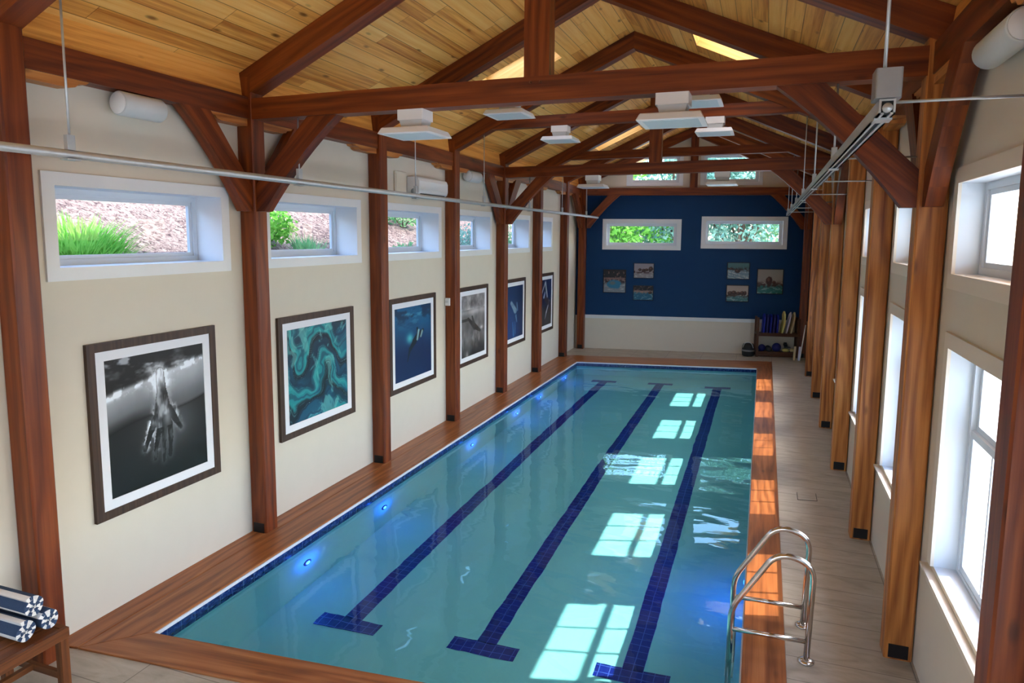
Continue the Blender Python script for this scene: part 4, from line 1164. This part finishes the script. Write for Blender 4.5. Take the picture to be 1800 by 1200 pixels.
z2 = .137
def dumbbell(u, w, mat, lab):
    root = thing('foam_dumbbell', fw(u, w, z2), lab, 'dumbbell', 'gear on the lower shelf')
    for s in (-1, 1):
        mb = MB(); mb.lathe([(.03, 0), (.078, .01), (.078, .055), (.03, .065)], fw(u, w - .03 + s * .075, z2 + .079), FN * s, 16); mb.build('float', mat, root)
    mb = MB(); mb.tube([fw(u, w - .12, z2 + .079), fw(u, w + .06, z2 + .079)], .017, 10); mb.build('grip', M['white_plastic'], root)
blob(fu(-.02), -.30, z2 + .10, .10, M['foam_navy'], 'ball', 'dark navy ball at the left end of the lower shelf', 'ball')
dumbbell(fu(.15), -.30, M['rubber_dark'], 'black foam dumbbell beside the navy ball on the lower shelf')
blob(fu(.36), -.32, z2 + .125, .125, M['foam_navy'], 'ball', 'larger deep blue ball in the middle of the lower shelf', 'ball')
def fin(u, z, mat, lab):
    root = thing('swim_fin', fw(u, -.25, z), lab, 'fin', 'gear on the lower shelf')
    mb = MB(); P = [(-.09, -.19), (.09, -.19), (.05, .02), (.04, .14), (-.04, .14), (-.05, .02)]
    mb.prism(P, lambda a, b: fw(u + a, -.25 + b, z + .03 + (.06 if b > .1 else 0)), lambda a, b: fw(u + a, -.25 + b, z + .045 + (.09 if b > .1 else 0))); mb.build('blade', mat, root)
    mb = MB(); mb.lathe([(.05, 0), (.055, .05), (.05, .1), (.03, .13)], fw(u, -.19, z + .075), FN, 12); mb.build('foot_pocket', mat, root)
blob(fu(.60), -.33, z2 + .055, .10, M['foam_yellow'], 'float_block', 'yellow foam float lying on the lower shelf', 'float', (1, 1, .55))
blob(fu(.77), -.33, z2 + .055, .075, M['foam_tan'], 'float_block', 'small tan foam float at the right of the lower shelf', 'float', (1, 1, .7))
fin(fu(.62), z2 + .11, M['rubber_dark'], 'black swim fin lying on the yellow float')
# drum-shaped black bag on the floor
bg = thing('swim_bag', (-.33, 20.02, 0), 'black drum-shaped bag on the floor left of the rack', 'bag')
mb = MB(); mb.lathe([(.13, 0), (.155, .02), (.165, .12), (.16, .26), (.13, .345), (.06, .375), (0, .38)], (-.33, 20.02, .0), (0, 0, 1), 24); mb.build('body', M['black_fabric'], bg)
mb = MB(); mb.tube(fillet([(-.47, 19.94, .24), (-.42, 19.88, .40), (-.24, 19.86, .40), (-.19, 19.92, .24)], .1), .012, 8); mb.build('strap', M['grey_plastic'], bg)
mb = MB(); mb.lathe([(.167, .14), (.169, .15), (.169, .175), (.167, .185)], (-.33, 20.02, 0), (0, 0, 1), 24); mb.build('band', M['box_grey'], bg)
# boards and a pole leaning on the right end of the rack
def plank(p0, p1, w, t, mat, lab, name, cat):
    a, b = Vector(p0), Vector(p1); d = (b - a).normalized(); s = Vector((1, 0, 0)); s = (s - d * s.dot(d)).normalized(); n = d.cross(s)
    mb = MB(); q = lambda p, i, j: tuple(p + s * i * w / 2 + n * j * t / 2)
    mb.hexa([q(a, -1, -1), q(a, 1, -1), q(a, 1, 1), q(a, -1, 1)], [q(b, -1, -1), q(b, 1, -1), q(b, 1, 1), q(b, -1, 1)])
    return tag(mb.build(name, mat, bevel=.004), lab, cat)
plank((.86, 19.72, .003), (.88, 19.80, .37), .055, .12, M['foam_tan'], 'short cream paddle board standing on the floor before the rack', 'paddle', 'paddle')
plank((.98, 19.72, .003), (1.0, 19.80, .37), .05, .12, M['foam_white'], 'short white paddle standing on the floor beside the last window post', 'paddle', 'paddle')
mb = MB(); mb.tube([(1.0, 19.64, .014), (1.12, 19.98, .95)], .014, 10); pole_o = mb.build('pool_pole', M['white_plastic']); tag(pole_o, 'thin white pole leaning in the far right corner by the rack', 'pole')

# ------------------------------------------------------------------ outside: hillside, planting, trees
mb = MB()
hx = [-5.63, -6.2, -7.5, -9.5, -12, -16, -24, -40]
def hz(x, y): 
    return 2.05 + (-(x + 5.63)) * .50 + .10 * math.sin(y * .9 + x) + .06 * math.sin(y * 2.3 + x * 1.7)
ysg = np.linspace(-8, 46, 80)
for i in range(len(hx) - 1):
    for j in range(len(ysg) - 1):
        q = [(hx[i], ysg[j]), (hx[i], ysg[j + 1]), (hx[i + 1], ysg[j + 1]), (hx[i + 1], ysg[j])]
        mb.face([(a, b, hz(a, b)) for a, b in q], smooth=True)
tag(mb.build('hill', M['mulch']), kind='structure')
mb = MB()
mb.face([(1.5, -30, -.25), (60, -30, -.25), (60, 80, -.25), (1.5, 80, -.25)])
mb.face([(-5.6, 20.9, -.25), (1.5, 20.9, -.25), (1.5, 80, -.25), (-5.6, 80, -.25)])
mb.face([(-5.6, -30, -.25), (1.5, -30, -.25), (1.5, -2.5, -.25), (-5.6, -2.5, -.25)])
tag(mb.build('ground', M['bounce_ground'], weld=False), kind='structure')
def tuft(x, y, R, h, n, mat, lab):
    z = hz(x, y); V = []; F = []
    for k in range(n):
        a = rng.uniform(0, 2 * math.pi); r = R * .55 * math.sqrt(rng.random()); b = Vector((x + r * math.cos(a), y + r * math.sin(a), 0)); b.z = hz(b.x, b.y) - .02
        a2 = a + rng.normal(0, .5); l = h * rng.uniform(.6, 1.1); out = Vector((math.cos(a2), math.sin(a2), 0)) * R * rng.uniform(.2, .8)
        m1 = b + Vector((0, 0, l * .6)) + out * .35; tip = b + Vector((0, 0, l)) + out
        s = Vector((-math.sin(a2), math.cos(a2), 0)) * .012
        i = len(V); V += [b - s, b + s, m1 + s * .8, m1 - s * .8, tip]
        F += [(i, i + 1, i + 2, i + 3), (i + 3, i + 2, i + 4)]
    me = bpy.data.meshes.new('grass_tuft'); me.from_pydata([tuple(p - Vector((x, y, z))) for p in V], [], F); me.materials.append(mat); me.update()
    o = bpy.data.objects.new('grass_tuft', me); o.location = (x, y, z); COL.objects.link(o)
    return tag(o, lab, 'grass', 'planting on the hillside')
def leaves(mb_pts, n, size):
    """n leaf quads scattered on the given blobs (centre, radii)"""
    V = []; F = []
    tot = sum(b[1][0] * b[1][1] for b in mb_pts)
    for c, r in mb_pts:
        k = int(n * r[0] * r[1] / tot)
        d = rng.normal(size=(k, 3)); d /= np.linalg.norm(d, axis=1)[:, None]
        rad = rng.uniform(.55, 1.05, (k, 1))
        p = np.array(c) + d * np.array(r) * rad
        t1 = rng.normal(size=(k, 3)); t1 /= np.linalg.norm(t1, axis=1)[:, None]
        t2 = np.cross(t1, d + rng.normal(0, .5, (k, 3))); t2 /= np.linalg.norm(t2, axis=1)[:, None]
        s = size * rng.uniform(.6, 1.3, (k, 1))
        for q in range(k):
            i = len(V)
            V += [p[q] - t1[q] * s[q], p[q] + t2[q] * s[q] * .5, p[q] + t1[q] * s[q], p[q] - t2[q] * s[q] * .5]
            F.append((i, i + 1, i + 2, i + 3))
    return V, F
def plant(name, base, blobs, n, size, mat, lab, cat, trunk, grp):
    root = thing(name, base, lab, cat, grp)
    V, F = leaves(blobs, n, size); b = np.array(base)
    me = bpy.data.meshes.new('foliage'); me.from_pydata([tuple(np.array(p) - b) for p in V], [], F); me.materials.append(mat); me.update()
    o = bpy.data.objects.new('foliage', me); COL.objects.link(o); o.parent = root
    mb = MB()
    x, y, z = base
    if trunk:
        top = max(c[2] for c, r in blobs)
        mb.tube([(x, y, z - .1), (x + .05, y, z + (top - z) * .5), (x, y + .05, top)], [trunk, trunk * .8, trunk * .35], 9)
        for c, r in blobs[1:]:
            mb.tube([(x, y, z + (c[2] - z) * .5), tuple(c)], [trunk * .4, trunk * .15], 6)
        mb.build('trunk', M['bark'], root)
    else:
        for c, r in blobs: mb.tube([(x, y, z - .05), ((x + c[0]) / 2, (y + c[1]) / 2, (z + c[2]) / 2), tuple(c)], [.02, .015, .008], 6)
        mb.build('stem', M['bark'], root)
tuft(-7.35, 5.62, .72, .56, 1000, M['leaf_lime'], 'bright lime grass clump filling the first window\'s lower left')
tuft(-7.45, 4.95, .55, .50, 620, M['leaf_lime'], 'smaller lime grass clump at the first window\'s left edge')
tuft(-7.0, 9.35, .40, .45, 260, M['leaf_green'], 'green grass clump low in the second left window')
tuft(-6.7, 7.9, .35, .35, 200, M['leaf_green'], 'low grass clump at the second left window\'s corner')
def shrub(x, y, r, n, mat, lab, up=.7):
    z = hz(x, y)
    plant('shrub', (x, y, z), [((x, y, z + r * up), (r, r, r * .9)), ((x + r * .4, y + r * .5, z + r * .6), (r * .6, r * .6, r * .6)), ((x - r * .3, y - r * .6, z + r * .55), (r * .6, r * .6, r * .5))], n, .05, mat, lab, 'shrub', 0, 'planting on the hillside')
shrub(-7.6, 9.05, .42, 900, M['leaf_lime'], 'rounded yellow-green shrub in the second left window')
shrub(-6.75, 12.1, .42, 900, M['leaf_green'], 'bushy green shrub low in the third left window')
shrub(-8.6, 15.3, .6, 1100, M['leaf_green'], 'green shrub high in the third left window', .8)
shrub(-6.9, 15.6, .55, 1000, M['leaf_deep'], 'bluish-green shrub filling the fourth left window')
shrub(-7.0, 19.4, .6, 900, M['leaf_green'], 'green shrub outside the fifth left window')
G3 = 'trees behind the end wall'
def tree(x, y, h, r, n, mat, lab, seed):
    r_ = np.random.default_rng(seed); blobs = [((x, y, h * .62), (r, r, h * .36))]
    for k in range(6):
        a = k / 6 * 2 * math.pi + r_.uniform(0, .8); q = r * r_.uniform(.5, .9)
        blobs.append(((x + q * math.cos(a), y + q * math.sin(a), h * r_.uniform(.25, .85)), (r * .6, r * .6, h * .2)))
    plant('tree', (x, y, -.25), blobs, n * 3, .12, mat, lab, 'tree', .16, G3)
tree(-7.2, 30, 8.0, 2.4, 2600, M['leaf_lime'], 'light green tree behind the left window in the navy wall', 1)
tree(-4.2, 33, 8.5, 2.4, 2600, M['leaf_deep'], 'bluish-green tree behind the left navy-wall window\'s right half', 2)
tree(-1.0, 31, 8.0, 2.4, 2600, M['leaf_deep'], 'blue-green tree behind the gap between the navy-wall windows', 3)
tree(2.2, 33, 8.5, 2.6, 2600, M['leaf_green'], 'mid green tree behind the right window in the navy wall', 4)
tree(-9.5, 36, 10, 3.0, 2400, M['leaf_green'], 'tall tree at far left beyond the end wall', 5)
tree(5.5, 36, 10, 3.0, 2400, M['leaf_deep'], 'tall tree at far right beyond the end wall', 6)
tree(-2.6, 40, 12, 3.4, 2600, M['leaf_green'], 'tallest tree seen through the gable windows', 7)

# ------------------------------------------------------------------ light
w = bpy.data.worlds.new('sky'); scene.world = w; w.use_nodes = True
nt = w.node_tree; nt.nodes.clear(); g = NT(nt)
out = g.n('ShaderNodeOutputWorld'); bgd = g.n('ShaderNodeBackground')
st = g.n('ShaderNodeTexSky'); st.sky_type = 'NISHITA'; st.sun_disc = False
st.sun_elevation = math.radians(42); st.sun_rotation = math.radians(67); st.air_density = 1.0; st.dust_density = 2.0
g.l(g.mix(1.0, st.outputs[0], (.94, .98, 1.05, 1), 'MULTIPLY'), bgd.inputs[0]); bgd.inputs[1].default_value = 1.2
g.l(bgd.outputs[0], out.inputs['Surface'])
sd = Vector((-1.01, -.28, -1.0)).normalized()
sl = bpy.data.lights.new('sun', 'SUN'); sl.energy = 7.0; sl.angle = math.radians(.55); sl.color = (1.0, .94, .86); sl.cycles.is_caustics_light = True
so = bpy.data.objects.new('sun', sl); so.rotation_euler = sd.to_track_quat('-Z', 'Y').to_euler(); so.location = (20, 20, 20); COL.objects.link(so)
# portals in the window openings help the sky light in
def portal(center, xdir, nrm, sx, sy):
    l = bpy.data.lights.new('window_portal', 'AREA'); l.shape = 'RECTANGLE'; l.size = sx; l.size_y = sy; l.cycles.is_portal = True
    o = bpy.data.objects.new('window_portal', l); COL.objects.link(o)
    z = -Vector(nrm).normalized(); x = Vector(xdir).normalized(); y = z.cross(x)
    o.matrix_world = Matrix(((x.x, y.x, z.x, center[0]), (x.y, y.y, z.y, center[1]), (x.z, y.z, z.z, center[2]), (0, 0, 0, 1)))
for h in left_holes + near_left: portal(lf((h[0] + h[1]) / 2, .42, (h[2] + h[3]) / 2), (0, 1, 0), (1, 0, 0), h[1] - h[0], h[3] - h[2])
for h in right_lo + right_hi + near_right_lo + near_right_hi: portal(rf((h[0] + h[1]) / 2, .26, (h[2] + h[3]) / 2), (0, 1, 0), (-1, 0, 0), h[1] - h[0], h[3] - h[2])
for h in end_lo + end_hi: portal(fw((h[0] + h[1]) / 2, .22, (h[2] + h[3]) / 2), FU, -FN, h[1] - h[0], h[3] - h[2])
for h in front_fill_holes: portal(nf((h[0] + h[1]) / 2, .22, (h[2] + h[3]) / 2), (1, 0, 0), (0, 1, 0), h[1] - h[0], h[3] - h[2])
for s in sky:
    nx, nz = RS * (1 if s[0] > 0 else -1) / cs, 1 / cs
    xm = (s[1] + s[2]) / 2
    portal((xm + nx * .36, (s[3] + s[4]) / 2, roofz(xm) + nz * .36), (0, 1, 0), (-nx, 0, -nz), s[4] - s[3], (s[2] - s[1]) * cs)

# ------------------------------------------------------------------ camera
W_, H_ = 1800, 1200
f_px, pcx, pcy, yaw, pitch, roll = 1200.0, 906.5, 554.7, .34861, .11671, .00792
cy_, sy_, cp_, sp_ = math.cos(yaw), math.sin(yaw), math.cos(pitch), math.sin(pitch)
fwd = Vector((-sy_ * cp_, cy_ * cp_, -sp_)); r0 = Vector((cy_, sy_, 0)); u0_ = r0.cross(fwd)
right = r0 * math.cos(roll) + u0_ * math.sin(roll); up_ = -r0 * math.sin(roll) + u0_ * math.cos(roll)
cam = bpy.data.cameras.new('camera'); cam.sensor_width = 36; cam.lens = f_px / W_ * 36
cam.shift_x = (W_ / 2 - pcx) / W_; cam.shift_y = (pcy - H_ / 2) / W_
cam.clip_start = .05; cam.clip_end = 300
co = bpy.data.objects.new('camera', cam); COL.objects.link(co)
b_ = -fwd
co.matrix_world = Matrix(((right.x, up_.x, b_.x, 0), (right.y, up_.y, b_.y, 0), (right.z, up_.z, b_.z, 3.3), (0, 0, 0, 1)))
scene.camera = co

vs = scene.view_settings
vs.view_transform = 'Standard'; vs.look = 'None'; vs.gamma = 1.0; vs.use_curve_mapping = False; vs.exposure = .66
cyc = scene.cycles
cyc.max_bounces = 10; cyc.diffuse_bounces = 5; cyc.glossy_bounces = 4; cyc.transparent_max_bounces = 16; cyc.sample_clamp_indirect = 6.0
cyc.use_denoising = True; cyc.caustics_reflective = False; cyc.caustics_refractive = True
